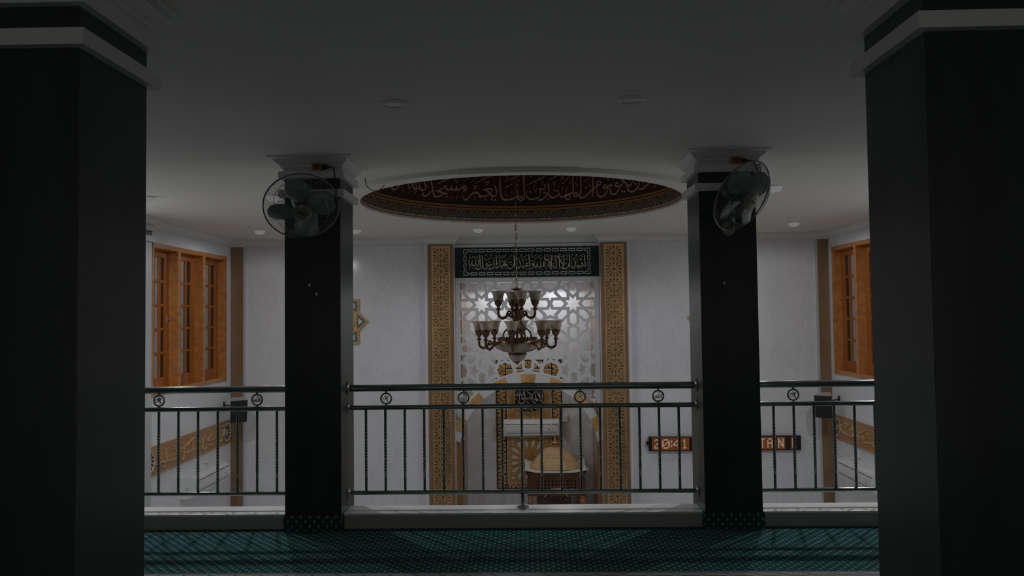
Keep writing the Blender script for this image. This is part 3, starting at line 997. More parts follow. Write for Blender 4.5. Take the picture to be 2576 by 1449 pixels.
# attached column on the left hall wall
t = tag(empty('wall_column', (XL + .05, 8.2, 0)), 'pale attached column on the left wall beside the window', 'pillar')
obj('shaft', MB().bbox(XL, XL + .10, 7.98, 8.40, ZF, 2.395, .003), M['greycol'], t)
obj('neck', MB().box(XL, XL + .10, 7.98, 8.40, 2.395, 2.60), M['teal'], t, label='dark teal neck of the column')
for z0, z1 in ((2.49, 2.545), (2.37, 2.432)):
    obj('band', MB().bbox(XL, XL + .135, 7.945, 8.435, z0, z1, .002), M['trimw'], t)
obj('capital', sweep([(XL, 7.98), (XL + .1, 7.98), (XL + .1, 8.40), (XL, 8.40)], [(o, z) for o, z in CAP], False, -1), M['trimw'], t, smooth=30)
# brown tiled corner pilasters and the pier facings
for x0, x1, s, nm in ((XL, -4.166, -4.166, 'left'), (4.139, XR, 4.139, 'right')):
    t = tag(empty('corner_pilaster', ((x0 + x1) / 2, 10.95, 0)), 'brown tiled pilaster in the back %s corner of the hall' % nm, 'pilaster', 'corner pilasters')
    obj('tile_face', MB().box(x0 + .003 * (s < 0), x1 - .003 * (s > 0), 10.9, 10.91, ZF, 2.55), M['brown'], t)
    obj('side_strip', MB().box(x0 + .003 * (s < 0), x1 - .003 * (s > 0), 10.91, YB - .003, ZF, 2.55), M['greycol'], t, label='grey edge strip')

# ------------------------------------------------------------------ timber windows in the side walls
def window(n, x, s, y0, y1, z0, z1):
    """s = direction into the wall; three bays, each with a recessed ten-pane sash"""
    w = empty('window_%d' % n, (x, (y0 + y1) / 2, z0)); w['kind'] = 'structure'
    X = lambda a, b: (min(x + s * a, x + s * b), max(x + s * a, x + s * b))
    f = MB()
    dp = .175
    for a, b, c, d in ((y0, y1, z0, z0 + .055), (y0, y1, z1 - .055, z1)):
        f.bbox(*X(-.012, dp), a, b, c, d, .004)
    obj('frame_rail', f, M['winf'], w, kind='structure')
    f = MB()
    m1, m2 = y0 + .67, y0 + 1.38
    for a, b in ((y0, y0 + .035), (m1 - .035, m1 + .035), (m2 - .035, m2 + .035), (y1 - .035, y1)):
        f.bbox(*X(-.010, dp), a, b, z0 + .05, z1 - .05, .004)
    obj('frame_post', f, M['winf'], w, kind='structure')
    for a, b in ((y0 + .035, m1 - .035), (m1 + .035, m2 - .035), (m2 + .035, y1 - .035)):
        q = MB()
        c, d = z0 + .055, z1 - .055
        st, tr, br, mt, mh = .112, .085, .135, .062, .032
        xa, xb = X(.107, .150)
        for u0, u1, v0, v1 in ((a, a + st, c, d), (b - st, b, c, d), (a + st, b - st, c, c + br), (a + st, b - st, d - tr, d)):
            q.bbox(xa, xb, u0, u1, v0, v1, .003)
        xa, xb = X(.114, .146)
        pw = (b - a - 2 * st - 2 * mt) / 3
        for k in (1, 2):
            y = a + st + pw * k + mt * (k - 1)
            q.bbox(xa, xb, y, y + mt, c + br, d - tr, .003)
        H = (d - tr) - (c + br)
        for k in range(1, 5):
            z = c + br + H * k / 5
            q.bbox(*X(.1155, .1445), a + st - .004, b - st + .004, z - mh / 2, z + mh / 2, .003)
        sh = obj('sash', q, M['win'], w, kind='structure')
        xa, xb = X(.128, .134)
        for k in range(3):
            y = a + st + (pw + mt) * k
            o = obj('pane', MB().box(xa, xb, y, y + pw, c + br, d - tr), M['glasspale' if k == 1 else 'glassd'], sh, kind='structure', at=(0, 0, 0))
            o.location = -origin(sh)
            if k == 1: o['label'] = 'paler grey pane'
        if a > y0 + .1: continue
        la = MB().bbox(*X(.095, .115), b - st * .7, b - st * .45, (c + d) / 2 - .05, (c + d) / 2 + .05, .003)
        la.tube([(x + s * .10, b - st * .58, (c + d) / 2), (x + s * .085, b - st * .58, (c + d) / 2), (x + s * .08, b - st * .2, (c + d) / 2)], .006)
        obj('latch', la, M['steel'], w, kind='structure')
    return w
window(1, XL, -1, WY0, WY1, WZ0, WZ1)
window(2, XR, 1, WY0 + .04, WY1 + .04, WZ0 + .01, WZ1 + .02)

# ------------------------------------------------------------------ gold lattice pilasters on the piers
def rosette_holes(s=1.0):
    """openings of one twelve-fold rosette tile, half size .1155"""
    H = []
    P = lambda r, a: (r * math.cos(a), r * math.sin(a))
    H.append([P(.028 if k % 2 == 0 else .021, PI * k / 12) for k in range(24)])
    for k in range(12):
        a = PI / 2 + PI * k / 6
        out = []
        for r, w in ((.050, 0), (.072, .0105), (.088, .0165), (.098, .0165), (.106, .011), (.112, 0), (.106, -.011), (.098, -.0165), (.088, -.0165), (.072, -.0105)):
            c, q = math.cos(a), math.sin(a)
            out.append((r * c - w * q, r * q + w * c))
        H.append(out)
        b = a + PI / 12
        H.append([P(.034, b), P(.045, b - .13), P(.064, b), P(.045, b + .13)])
    E = .1085
    for sx in (-1, 1):
        for sz in (-1, 1):
            H.append([(sx * E, sz * E), (sx * .098, sz * E), (sx * .098, sz * .098), (sx * E, sz * .098)])
            H.append([(sx * .093, sz * .093), (sx * .077, sz * .093), (sx * .083, sz * .083), (sx * .093, sz * .077)])
            H.append([(sx * .092, sz * E), (sx * .066, sz * E), (sx * .070, sz * .0995), (sx * .092, sz * .0985)])
            H.append([(sx * E, sz * .092), (sx * E, sz * .066), (sx * .0995, sz * .070), (sx * .0985, sz * .092)])
            H.append([(sx * .058, sz * E), (sx * .028, sz * E), (sx * .036, sz * .1035), (sx * .054, sz * .1015)])
            H.append([(sx * E, sz * .058), (sx * E, sz * .028), (sx * .1035, sz * .036), (sx * .1015, sz * .054)])
    return H
def lattice_panel(cx, wz, z_top, n, label, face):
    W2 = wz / 2
    px, pz = (W2 - .014) / .1155, 1.0
    root = tag(empty('lattice_pilaster', (cx, 10.885, ZF)), label, 'pilaster', None)
    obj('brown_field', MB().bbox(face[0], face[1], 10.868, 10.884, ZF, 2.534, .003), M['brown'], root)
    obj('inlay_field', MB().box(cx - W2, cx + W2, 10.865, 10.867, z_top - n * .231 - .03, z_top), M['goldback'], root)
    outl = rect(-W2, W2, -.1155, .1155)
    tile = fill([outl] + [[(u * px * .97, v * pz) for u, v in h][::-1] for h in rosette_holes()], .006, lambda u, v, d: (u, -d, v))
    tilev = list(tile.v)
    for k in range(n):
        zc = z_top - .018 - .1155 - .231 * k
        mb = MB().add([(cx + x, 10.865 + y, zc + z) for x, y, z in tilev], tile.f)
        obj('rosette', mb, M['gold'], root)
    bd = MB()
    z0 = z_top - .018 - .231 * n
    bd.box(cx - W2, cx + W2, 10.857, 10.865, z_top - .018, z_top)
    for sx in (-1, 1):
        bd.box(min(cx + sx * W2, cx + sx * (W2 - .014)), max(cx + sx * W2, cx + sx * (W2 - .014)), 10.857, 10.8585, z0, z_top - .018)
    obj('edge_strip', bd, M['gold'], root)
lattice_panel(-1.270, .272, 2.503, 19, 'tall gold star lattice pilaster left of the mihrab', (-1.462, -1.088))
lattice_panel(1.222, .285, 2.503, 19, 'tall gold star lattice pilaster right of the mihrab', (1.030, 1.412))

# ------------------------------------------------------------------ green calligraphy sign above the lattice
sg = tag(empty('calligraphy_sign', (-.03, 11.12, 2.06)), 'dark green sign with pale Arabic lettering and chain border above the white lattice', 'sign')
obj('board', MB().bbox(-1.083, 1.028, 11.105, 11.148, 2.056, 2.502, .004), M['green'], sg)
lt = MB()
F = lambda u, v, d: (u, 11.105 - d, v)
for s in unpack(T_SIGN): pen(lt, s, F, -.001, .010, nib=R(60), mn=.5, scale=1.06)
obj('lettering', lt, M['letter'], sg)
bl = MB()
def link(mb, x0, x1, z0, z1, c=.024, w=.011):
    """elongated octagonal link"""
    def octo(a, b, p, q, k): return [(a + k, p), (b - k, p), (b, p + k), (b, q - k), (b - k, q), (a + k, q), (a, q - k), (a, p + k)]
    o = octo(x0, x1, z0, z1, c); i = octo(x0 + w, x1 - w, z0 + w, z1 - w, c - w * .4)
    n = 8
    vs = [F(*p, -.001) for p in o] + [F(*p, -.001) for p in i] + [F(*p, .006) for p in o] + [F(*p, .006) for p in i]
    fs = []
    for k in range(n):
        l = (k + 1) % n
        fs += [(16 + k, 16 + l, 24 + l, 24 + k), (k, l, 16 + l, 16 + k), (8 + k, 24 + k, 24 + l, 8 + l)]
    mb.add(vs, fs)
bx0, bx1, bz0, bz1 = -.962, .907, 2.088, 2.473   # outer border
lw, cn = .045, .093
nl = 14
dx = (bx1 - bx0 - 2 * cn) / nl
for k in range(nl):
    for a, b in ((bz0, bz0 + lw), (bz1 - lw, bz1)):
        link(bl, bx0 + cn + dx * k - .003, bx0 + cn + dx * (k + 1) + .003, a, b)
dz = (bz1 - bz0 - 2 * cn) / 2
for k in range(2):
    for a, b in ((bx0, bx0 + lw), (bx1 - lw, bx1)):
        link(bl, a, b, bz0 + cn + dz * k - .003, bz0 + cn + dz * (k + 1) + .003)
for sx, x in ((1, bx0), (-1, bx1)):
    for sz, z in ((1, bz0), (-1, bz1)):
        P = lambda a, b: (x + sx * a, z + sz * b)
        for pts in ([P(cn, lw / 2), P(cn - .02, .0055), P(.0055, .0055), P(.0055, cn - .02), P(lw / 2, cn)],
                    [P(cn, lw / 2), P(cn - .02, lw - .0055), P(lw - .0055, lw - .0055), P(lw - .0055, cn - .02), P(lw / 2, cn)]):
            for i in range(4):
                pen(bl, (.011, [pts[i], pts[i + 1]]), F, -.001, .006, mn=1, taper=False)
obj('chain_border', bl, M['chainb'], sg)
obj('wire', MB().tube([(-.033, 11.098, 2.50), (-.033, 11.098, 2.44)], .002, 6), M['whitew'], sg)

# ------------------------------------------------------------------ white star lattice with the striped arch
ACX, ACZ, ARO, ARI = -.03, -.50, 1.13, 1.01
PH, PV = .6715, .650
S8 = .00585
def cell_holes():
    """openings of one cell centred on an eight-pointed star (units of one photograph pixel of the wall)"""
    H = []
    H.append([((20.9 if k % 2 else 11.8) * math.cos(PI * k / 8 ), (20.9 if k % 2 else 11.8) * math.sin(PI * k / 8)) for k in range(16)])
    rot = lambda p, q: [((x, y), (-y, x), (-x, -y), (y, -x))[q] for x, y in p]
    hx = [(21.7, 0), (29, 8.2), (48, 8.2), (52, 0), (48, -8.2), (29, -8.2)]
    dg = [(16, 16), (27, 16), (39.5, 29.5), (37.2, 37.2), (29.5, 39.5), (16, 27)]
    for q in range(4):
        H.append(rot(hx, q)); H.append(rot(dg, q))
    st = [(-10.4, -32.2), (0, -27.7), (10.4, -32.2), (9, -26.4), (19.8, -15.8), (3.4, -15.3), (0, -7.4), (-3.4, -15.3), (-19.8, -15.8), (-9, -26.4)]
    H.append([(x + 57.4, y) for x, y in st]); H.append([(x + 57.4, -y) for x, y in st])
    H.append([(y, x + 55.6) for x, y in st]); H.append([(-y, x + 55.6) for x, y in st])
    H.append([(57.4 + 20 * math.cos(PI * k / 4), 55.6 + 20 * math.sin(PI * k / 4)) for k in range(8)])
    return H
def clip(poly, a, b, c):
    """keep a*x + b*y <= c"""
    out = []
    for i in range(len(poly)):
        p, q = poly[i - 1], poly[i]
        fp, fq = a * p[0] + b * p[1] - c, a * q[0] + b * q[1] - c
        if (fp <= 0) != (fq <= 0):
            t = fp / (fp - fq)
            out.append((p[0] + (q[0] - p[0]) * t, p[1] + (q[1] - p[1]) * t))
        if fq <= 0: out.append(q)
    return out
def area(p): return abs(sum(p[i - 1][0] * p[i][1] - p[i][0] * p[i - 1][1] for i in range(len(p)))) / 2
JX0, JX1, JZ1 = -1.013, .958, 1.984
holes = []
for i in range(-2, 3):
    for j in range(-1, 5):
        cx, cz = -.0295 + PH * i, 1.656 - PV * j
        for h in cell_holes():
            p = [(cx + x * S8, cz - y * S8) for x, y in h]
            p = clip(p, -1, 0, -JX0)
            if len(p) > 2: p = clip(p, 1, 0, JX1)
            if len(p) > 2: p = clip(p, 0, 1, JZ1)
            if len(p) > 2: p = clip(p, 0, -1, .16)
            if len(p) < 3: continue
            mx, mz = sum(q[0] for q in p) / len(p) - ACX, sum(q[1] for q in p) / len(p) - ACZ
            l = math.hypot(mx, mz)
            if l < ARO - .05: continue
            nx, nz = mx / l, mz / l
            p = clip(p, -nx, -nz, -(nx * ACX + nz * ACZ + ARO + .028))
            if len(p) < 3 or area(p) < .0006: continue
            holes.append(p)
seen = set(); uniq = []
for p in holes:
    k = (round(sum(q[0] for q in p) / len(p), 2), round(sum(q[1] for q in p) / len(p), 2))
    if k in seen: continue
    seen.add(k); uniq.append(p)
a0 = math.acos((1.028 - ACX - .002) / ARO)
arc = [(ACX + ARO * math.cos(a), ACZ + ARO * math.sin(a)) for a in [a0 + (PI - 2 * a0) * k / 60 for k in range(61)]]
ol = [(1.026, 2.05), (-1.083, 2.05), (-1.083, arc[-1][1])] + arc[::-1][1:] 
scr = tag(empty('lattice_screen', (-.03, 11.12, 1.0)), 'white openwork star lattice screen over the mihrab arch', 'screen')
obj('fretwork', fill([ol] + [p[::-1] for p in uniq], .045, lambda u, v, d: (u, 11.105 + d, v)), M['jali'], scr)
ar = tag(empty('mihrab_arch', (ACX, 11.12, ACZ)), 'striped arch of white and honey marble blocks under the lattice', 'arch')
for k in range(-7, 8):
    w = R(11.4)
    c = k * w
    lo, hi = c - w / 2, c + w / 2
    if abs(k) == 7: lo, hi = (lo, min(hi, R(82))) if k > 0 else (max(lo, -R(82)), hi)
    n = 6
    A = [lo + (hi - lo) * i / n for i in range(n + 1)]
    ro = ARO - .002
    pl = [(ACX + ro * math.sin(a), ACZ + ro * math.cos(a)) for a in A] + [(ACX + ARI * math.sin(a), ACZ + ARI * math.cos(a)) for a in A[::-1]]
    pl = [(max(-1.084, min(1.028, u)), v) for u, v in pl]
    if abs(k) == 7: pl = [(max(-1.084, min(1.028, u)), v) for u, v in pl]
    hon = k % 2 == 0
    dp = .16 if abs(k) < 6 else .028
    obj('voussoir', MB().prism(pl, lambda u, v, d: (u, 11.095 + d, v), 0, dp), M['orange'] if hon else M['whitein'], ar, label='honey marble block' if hon else 'white marble block')

# ------------------------------------------------------------------ mihrab wall: key-pattern frame, fretted panel, medallion
fr = tag(empty('mihrab_tilework', (-.02, 11.94, -1.2)), 'honey and black key-pattern frame with fan fretwork on the niche back wall', 'wall panel')
FX0, FX1, FZ0, FZ1 = -.54, .496, -1.225, .79
BWD = .165
bk = MB()
FN = lambda u, v, d: (u, 11.948 - d, v)
bk.prism(rect(FX0, FX1, FZ0, FZ1), FN, 0, .012)
obj('black_ground', bk, M['black'], fr)
hn, kl = MB(), MB()
def key_strip(x0, x1, z0, z1, vertical):
    if x1 - x0 < .01: return
    hn.prism(rect(x0, x1, z0, z1), FN, .012, .016)
    L = (z1 - z0) if vertical else (x1 - x0)
    Wd = (x1 - x0) if vertical else (z1 - z0)
    n = max(2, round(L / .0868))
    st = L / n
    G = (lambda a, b: (x0 + b, z0 + a)) if vertical else (lambda a, b: (x0 + a, z0 + b))
    lnw = .009
    for i in range(n + 1):
        c = st * i                                   # joint between pieces, stepped
        sgn = 1 if i % 2 else -1
        o = .02 * sgn
        pts = [(c - o, 0), (c - o, Wd * .42), (c + o, Wd * .58), (c + o, Wd)]
        pts = [(min(max(a, .004), L - .004), b) for a, b in pts]
        for q in range(3):
            if pts[q] != pts[q + 1]: pen(kl, (lnw, [G(*pts[q]), G(*pts[q + 1])]), FN, .015, .018, mn=1, taper=False)
        if i < n:
            m = c + st / 2
            s_ = 0 if i % 2 else 1
            h = Wd * .24
            a, b = (0, h) if s_ == 0 else (Wd - h, Wd)
            u = [G(m - .011, a), G(m + .011, a), G(m + .011, b), G(m - .011, b)]
            kl.prism(u, FN, .015, .018)
e = .018
key_strip(FX0 + e, FX0 + BWD - e, FZ0 + e, FZ1 - e, True)
key_strip(FX1 - BWD + e, FX1 - e, FZ0 + e, FZ1 - e, True)
key_strip(FX0 + BWD - e + .012, FX1 - BWD + e - .012, FZ0 + e, FZ0 + BWD - e - .04, False)
key_strip(FX0 + BWD - e + .012, FX1 - BWD + e - .012, FZ1 - BWD + e + .02, FZ1 - e, False)
obj('key_tiles', hn, M['key'], fr); obj('key_lines', kl, M['black'], fr)
IX0, IX1 = FX0 + BWD, FX1 - BWD
obj('white_field', MB().prism(rect(IX0, IX1, FZ0 + .085, FZ1 - .145), FN, .010, .020), M['whitein'], fr)
def fret(z0, z1, cz, rin):
    """tan fretwork panel with a fan of openings round a centre"""
    x0, x1 = IX0 + .012, IX1 - .012
    cx = (x0 + x1) / 2
    H = []
    for k in range(16):
        a = 2 * PI * (k + .5) / 16
        c, s = math.cos(a), math.sin(a)
        rm = min((x1 - cx - .055) / max(abs(c), 1e-6), (z1 - cz - .05) / max(s, 1e-6) if s > 0 else (cz - z0 - .05) / max(-s, 1e-6))
        r0, r1 = rin, min(rm, .33)
        if r1 - r0 < .03: continue
        g = r1 - r0
        for (p, q), w in (((r0, r0 + g * .26), .010), ((r0 + g * .30, r1), .026)):
            wd = w * min(1, (p + q) / .42)
            H.append([(cx + r * c - ww * s, cz + r * s + ww * c) for r, ww in ((p, 0), (p + (q - p) * .55, wd * .9), (p + (q - p) * .85, wd), (q, wd * .35), (q, -wd * .35), (p + (q - p) * .85, -wd), (p + (q - p) * .55, -wd * .9))])
    for sx in (-1, 1):
        for sz, zz in ((1, z0), (-1, z1)):
            qx, qz = cx + sx * (x1 - cx - .075), zz + sz * .075
            H.append(circle(qx, qz, .026, 10)); 
            H.append([(qx - sx * .065 + (.022 if k % 2 else .009) * math.cos(PI * k / 4), qz + (.022 if k % 2 else .009) * math.sin(PI * k / 4)) for k in range(8)])
            H.append([(qx + (.022 if k % 2 else .009) * math.cos(PI * k / 4), qz + sz * .065 + (.022 if k % 2 else .009) * math.sin(PI * k / 4)) for k in range(8)])
        k = 0
        while z0 + .05 + k * .06 < z1 - .05:
            zz = z0 + .035 + k * .06
            xx = cx + sx * (x1 - cx - .020)
            H.append(rect(xx - .006, xx + .006, zz, zz + .036)); k += 1
    # drop openings that overlap others
    out, used = [], []
    for h in H:
        b = (min(p[0] for p in h), max(p[0] for p in h), min(p[1] for p in h), max(p[1] for p in h))
        if b[0] < x0 + .004 or b[1] > x1 - .004 or b[2] < z0 + .004 or b[3] > z1 - .004: continue
        m = (sum(p[0] for p in h) / len(h), sum(p[1] for p in h) / len(h))
        r_ = max(math.hypot(p[0] - m[0], p[1] - m[1]) for p in h)
        if any(math.hypot(m[0] - u[0], m[1] - u[1]) < .6 * min(r_, u[2]) + .012 for u in used): continue
        used.append((m[0], m[1], r_)); out.append(h[::-1])
    mb = fill([rect(x0, x1, z0, z1)] + out, .006, lambda u, v, d: (u, 11.928 - d, v))
    obj('fretwork', mb, M['tanin'], fr)
fret(FZ0 + .10, -.40, -.775, .095)
fret(-.385, FZ1 - .16, .206, .285)
md = tag(empty('medallion', (-.017, 11.92, .206)), 'round black medallion with silver Arabic lettering in a tan ring over the niche air conditioner', 'wall plaque')
obj('ring', MB().lathe([(.236, 0), (.236, .012), (.243, .016), (.252, .012), (.258, .014), (.268, .010), (.268, 0)], n=64, M=Matrix.Translation((-.017, 11.921, .206)) @ Matrix.Rotation(PI / 2, 4, 'X'), cap=False), M['tanin'], md, smooth=40)
obj('disc', MB().lathe([(1e-4, .008), (.238, .008), (.238, 0)], n=64, M=Matrix.Translation((-.017, 11.921, .206)) @ Matrix.Rotation(PI / 2, 4, 'X'), cap=False), M['black'], md)
lt = MB()
for s in unpack(T_MEDAL): pen(lt, s, lambda u, v, d: (u, 11.913 - d, v), -.001, .006, nib=R(60), mn=.5)
obj('lettering', lt, M['silver'], md)
# socket box and hanging cable beside the niche air conditioner
so = tag(empty('socket_box', (.54, 11.93, -.13)), 'small white power socket box on the niche wall right of the air conditioner', 'socket')
obj('box', MB().bbox(.500, .582, 11.905, 11.949, -.185, -.075, .006), M['acw'], so)
obj('cable', MB().tube([(.525, 11.935, -.185), (.522, 11.94, -.30), (.545, 11.94, -.42), (.56, 11.938, -.52), (.545, 11.94, -.56), (.515, 11.94, -.54), (.508, 11.94, -.51)], .004, 6), M['acw'], so)
hk = tag(empty('wall_hook', (-1.086, 11.06, .02)), 'small grey hook knob beside the left foot of the striped arch', 'hook')
obj('knob', MB().sphere((-1.075, 11.05, .005), .022, 10, (1, 1, 1.3)), M['flange'], hk, smooth=60)
obj('stem', MB().tube([(-1.075, 11.05, .02), (-1.075, 11.055, .06), (-1.075, 11.085, .07)], .006, 8), M['flange'], hk, smooth=60)

# ------------------------------------------------------------------ carved sign boards on the side walls
def star_badge(root, x, s, y, z, r):
    Mx = Matrix.Translation((x, y, z)) @ Matrix.Rotation(s * PI / 2, 4, 'Y')
    bd = obj('badge', MB().lathe([(1e-4, .006), (r * .9, .006), (r * .94, .014), (r, .012), (r, 0)], n=40, M=Mx, cap=False), M['silver'], root, label='round grey badge with dark star petals', smooth=40)
    ins = MB()
    for k in range(12):
        a = 2 * PI * k / 12
        pts = [(r * q * math.cos(a + da), r * q * math.sin(a + da)) for q, da in ((.28, 0), (.55, .15), (.8, .12), (.86, 0), (.8, -.12), (.55, -.15))]
        ins.prism(pts, lambda u, v, d: (x + s * (.006 + d), y + u, z + v), 0, .003)
    o = obj('petals', ins, M['ledcase'], bd, at=(0, 0, 0)); o.location = -origin(bd)
    ce = MB().lathe([(1e-4, .012), (r * .2, .010), (r * .2, .004)], n=16, M=Mx, cap=False)
    o = obj('boss', ce, M['tanin'], bd, at=(0, 0, 0)); o.location = -origin(bd)
lb = tag(empty('carved_sign', (XL + .01, 9.4, -.12)), 'long timber board with raised Arabic lettering on the left wall above the air conditioner', 'sign')
obj('board', MB().bbox(XL, XL + .022, 7.6, 10.845, -.288, .043, .004), M['signw'], lb)
lt = MB()
for s in unpack(T_LEFT): pen(lt, s, lambda u, v, d: (XL + .022 + d, u, v), -.002, .018, nib=R(60), mn=.55, scale=.95)
obj('lettering', lt, M['signl'], lb)
star_badge(lb, XL + .022, 1, 10.70, -.115, .128)
star_badge(lb, XL + .022, 1, 8.50, -.12, .128)
rb = tag(empty('carved_sign', (XR - .01, 9.4, -.12)), 'long timber board with raised Arabic lettering on the right wall above the air conditioner', 'sign')
obj('board', MB().bbox(XR - .022, XR, 7.6, 10.845, -.290, .048, .004), M['signw'], rb)
lt = MB()
for s in unpack(T_RIGHT): pen(lt, s, lambda u, v, d: (XR - .022 - d, u, v), -.002, .018, nib=R(120), mn=.55, scale=1.0)
obj('lettering', lt, M['signl'], rb)
star_badge(rb, XR - .022, -1, 10.70, -.115, .128)

# ------------------------------------------------------------------ split air conditioners
def aircon(loc, rz, label, L=.95, H=.27, D=.205, flip=1):
    """back on y=0, front at -D, local x along the unit"""
    t = tag(empty('air_conditioner', loc, (0, 0, rz)), label, 'air conditioner', 'split air conditioners')
    pr = [(0, 0), (0, H), (-.02, H), (-D * .62, H), (-D * .9, H - .022), (-D, H - .055), (-D, H * .36), (-D * .93, H * .16), (-D * .72, .018), (-D * .4, 0)]
    h = L / 2
    n = len(pr)
    mb = MB().add([(-h, y, z) for y, z in pr] + [(h, y, z) for y, z in pr], [tuple(range(n)), tuple(range(2 * n - 1, n - 1, -1))] + [(i, (i + 1) % n, (i + 1) % n + n, i + n) for i in range(n)])
    obj('body', mb, M['acw'], t, local=True, smooth=35)
    g = MB()
    gx0, gx1 = -h + .06, h - .06
    for k in range(9):
        y = -.022 - (D * .60 - .022) * k / 8
        g.box(gx0, gx1, y - .0025, y + .0025, H + .0005, H + .004)
    for k in range(41):
        x = gx0 + (gx1 - gx0) * k / 40
        g.box(x - .002, x + .002, -D * .62, -.02, H + .0005, H + .005)
    obj('top_grille', g, M['acw'], t, local=True)
    obj('intake', MB().box(gx0, gx1, -D * .61, -.02, H, H + .0012), M['acg'], t, local=True, label='grey air intake under the grille')
    f = MB().bbox(-h + .015, h - .015, -D - .012, -D + .004, H * .40, H - .062, .004)
    obj('front_panel', f, M['acw'], t, local=True)
    s = MB().box(-h + .02, -h + .02 + (L - .04) * .62, -D - .001, -D + .003, H - .062, H - .052)
    s.box(-h + .02 + (L - .04) * .64, -h + .02 + (L - .04) * .86, -D - .001, -D + .003, H - .062, H - .052).box(-h + .02 + (L - .04) * .88, h - .02, -D - .001, -D + .003, H - .062, H - .052)
    obj('seam', s, M['acdk'], t, local=True)
    v = MB().bbox(-h + .03, h - .03, -D * 1.02, -D * .78, H * .17, H * .235, .004)
    obj('louvre', v, M['acw'], t, local=True)
    obj('outlet', MB().box(-h + .04, h - .04, -D * .985, -D * .8, H * .235, H * .34), M['acg'], t, local=True)
    obj('badge', MB().bbox(h - .17, h - .135, -D - .0145, -D - .011, H * .46, H * .56, .002), M['acg'], t, local=True)
    for sx in (-1, 1):
        c = MB().lathe([(.012, 0), (.016, 0), (.016, .003), (.012, .003)], n=16, M=Matrix.Translation((sx * h, -D * .45, H * .45)) @ Matrix.Rotation(sx * PI / 2, 4, 'Y'), cap=False)
        c.bbox(*sorted((sx * h, sx * (h + .003))), -D * .62, -D * .28, H * .22, H * .55, .002)
        obj('end_cap_plate', c, M['acw'], t, local=True)
    return t
aircon((XL, 9.83, -.728), PI / 2, 'white split air conditioner on the left wall below the timber sign board', L=1.04)
aircon((XR, 9.75, -.728), -PI / 2, 'white split air conditioner on the right wall below the timber sign board', L=1.04)
aircon((.0085, 11.918, -.40), 0, 'white split air conditioner inside the mihrab niche under the black medallion', L=.855, H=.265)
for x, s, nm in ((XL, 1, 'left'), (XR, -1, 'right')):
    t = tag(empty('wall_switch', (x, 10.05, -.36)), 'small white switch box on the %s wall above the air conditioner' % nm, 'switch')
    obj('box', MB().bbox(*sorted((x, x + s * .03)), 10.02, 10.09, -.42, -.31, .004), M['acw'], t)
    obj('conduit', MB().box(*sorted((x, x + s * .012)), 10.045, 10.06, -.455, -.42), M['acw'], t)

# ------------------------------------------------------------------ corner loudspeakers
def speaker(loc, rz, tilt, label, wall):
    t = tag(empty('loudspeaker', loc, (tilt, 0, rz)), label, 'loudspeaker', 'corner loudspeakers')
    w, h, d = .115, .16, .2
    # tapered cabinet, front at -y
    mb = MB().add([(-w, -d / 2, -h), (w, -d / 2, -h), (w, -d / 2, h), (-w, -d / 2, h), (-w * .62, d / 2, -h * .9), (w * .62, d / 2, -h * .9), (w * .62, d / 2, h * .9), (-w * .62, d / 2, h * .9)],
                  [(0, 1, 2, 3), (4, 7, 6, 5), (0, 4, 5, 1), (1, 5, 6, 2), (2, 6, 7, 3), (3, 7, 4, 0)])
    obj('cabinet', mb, M['spkb'], t, local=True)
    g = MB()
    S = 12
    for i in range(S):
        u0, u1 = -1 + 2 * i / S, -1 + 2 * (i + 1) / S
        b = lambda u: -d / 2 - .003 - .022 * (1 - u * u)
        g.add([(u0 * w * .97, b(u0), -h * .97), (u1 * w * .97, b(u1), -h * .97), (u1 * w * .97, b(u1), h * .97), (u0 * w * .97, b(u0), h * .97)], [(0, 1, 2, 3)])
        g.add([(u0 * w * .97, -d / 2, h * .97), (u1 * w * .97, -d / 2, h * .97), (u1 * w * .97, b(u1), h * .97), (u0 * w * .97, b(u0), h * .97)], [(0, 1, 2, 3)])
        g.add([(u0 * w * .97, -d / 2, -h * .97), (u1 * w * .97, -d / 2, -h * .97), (u1 * w * .97, b(u1), -h * .97), (u0 * w * .97, b(u0), -h * .97)], [(0, 1, 2, 3)])
    obj('grille', g, M['spkf'], t, local=True)
    Mi = (Matrix.Translation(loc) @ Euler((tilt, 0, rz)).to_matrix().to_4x4()).inverted()
    a = Mi @ Vector(wall)
    br = MB().tube([(0, d / 2, 0), (0, d / 2 + .04, 0), tuple(a)], .012, 8).bbox(-.03, .03, d / 2 - .002, d / 2 + .012, -.05, .05, .003)
    i0 = len(br.v)
    br.bbox(wall[0] - .004, wall[0] + .004, wall[1] - .03, wall[1] + .03, wall[2] - .05, wall[2] + .05, .002)
    br.xform(Mi, i0)
    obj('bracket', br, M['fanbody'], t, local=True)
    return t
speaker((-4.105, 10.55, .225), R(30), R(12), 'black grey loudspeaker on a bracket in the back left corner of the hall', (XL + .004, 10.66, .27))
speaker((4.045, 10.55, .215), R(-28), R(12), 'black grey loudspeaker on a bracket in the back right corner of the hall', (XR - .004, 10.66, .27))

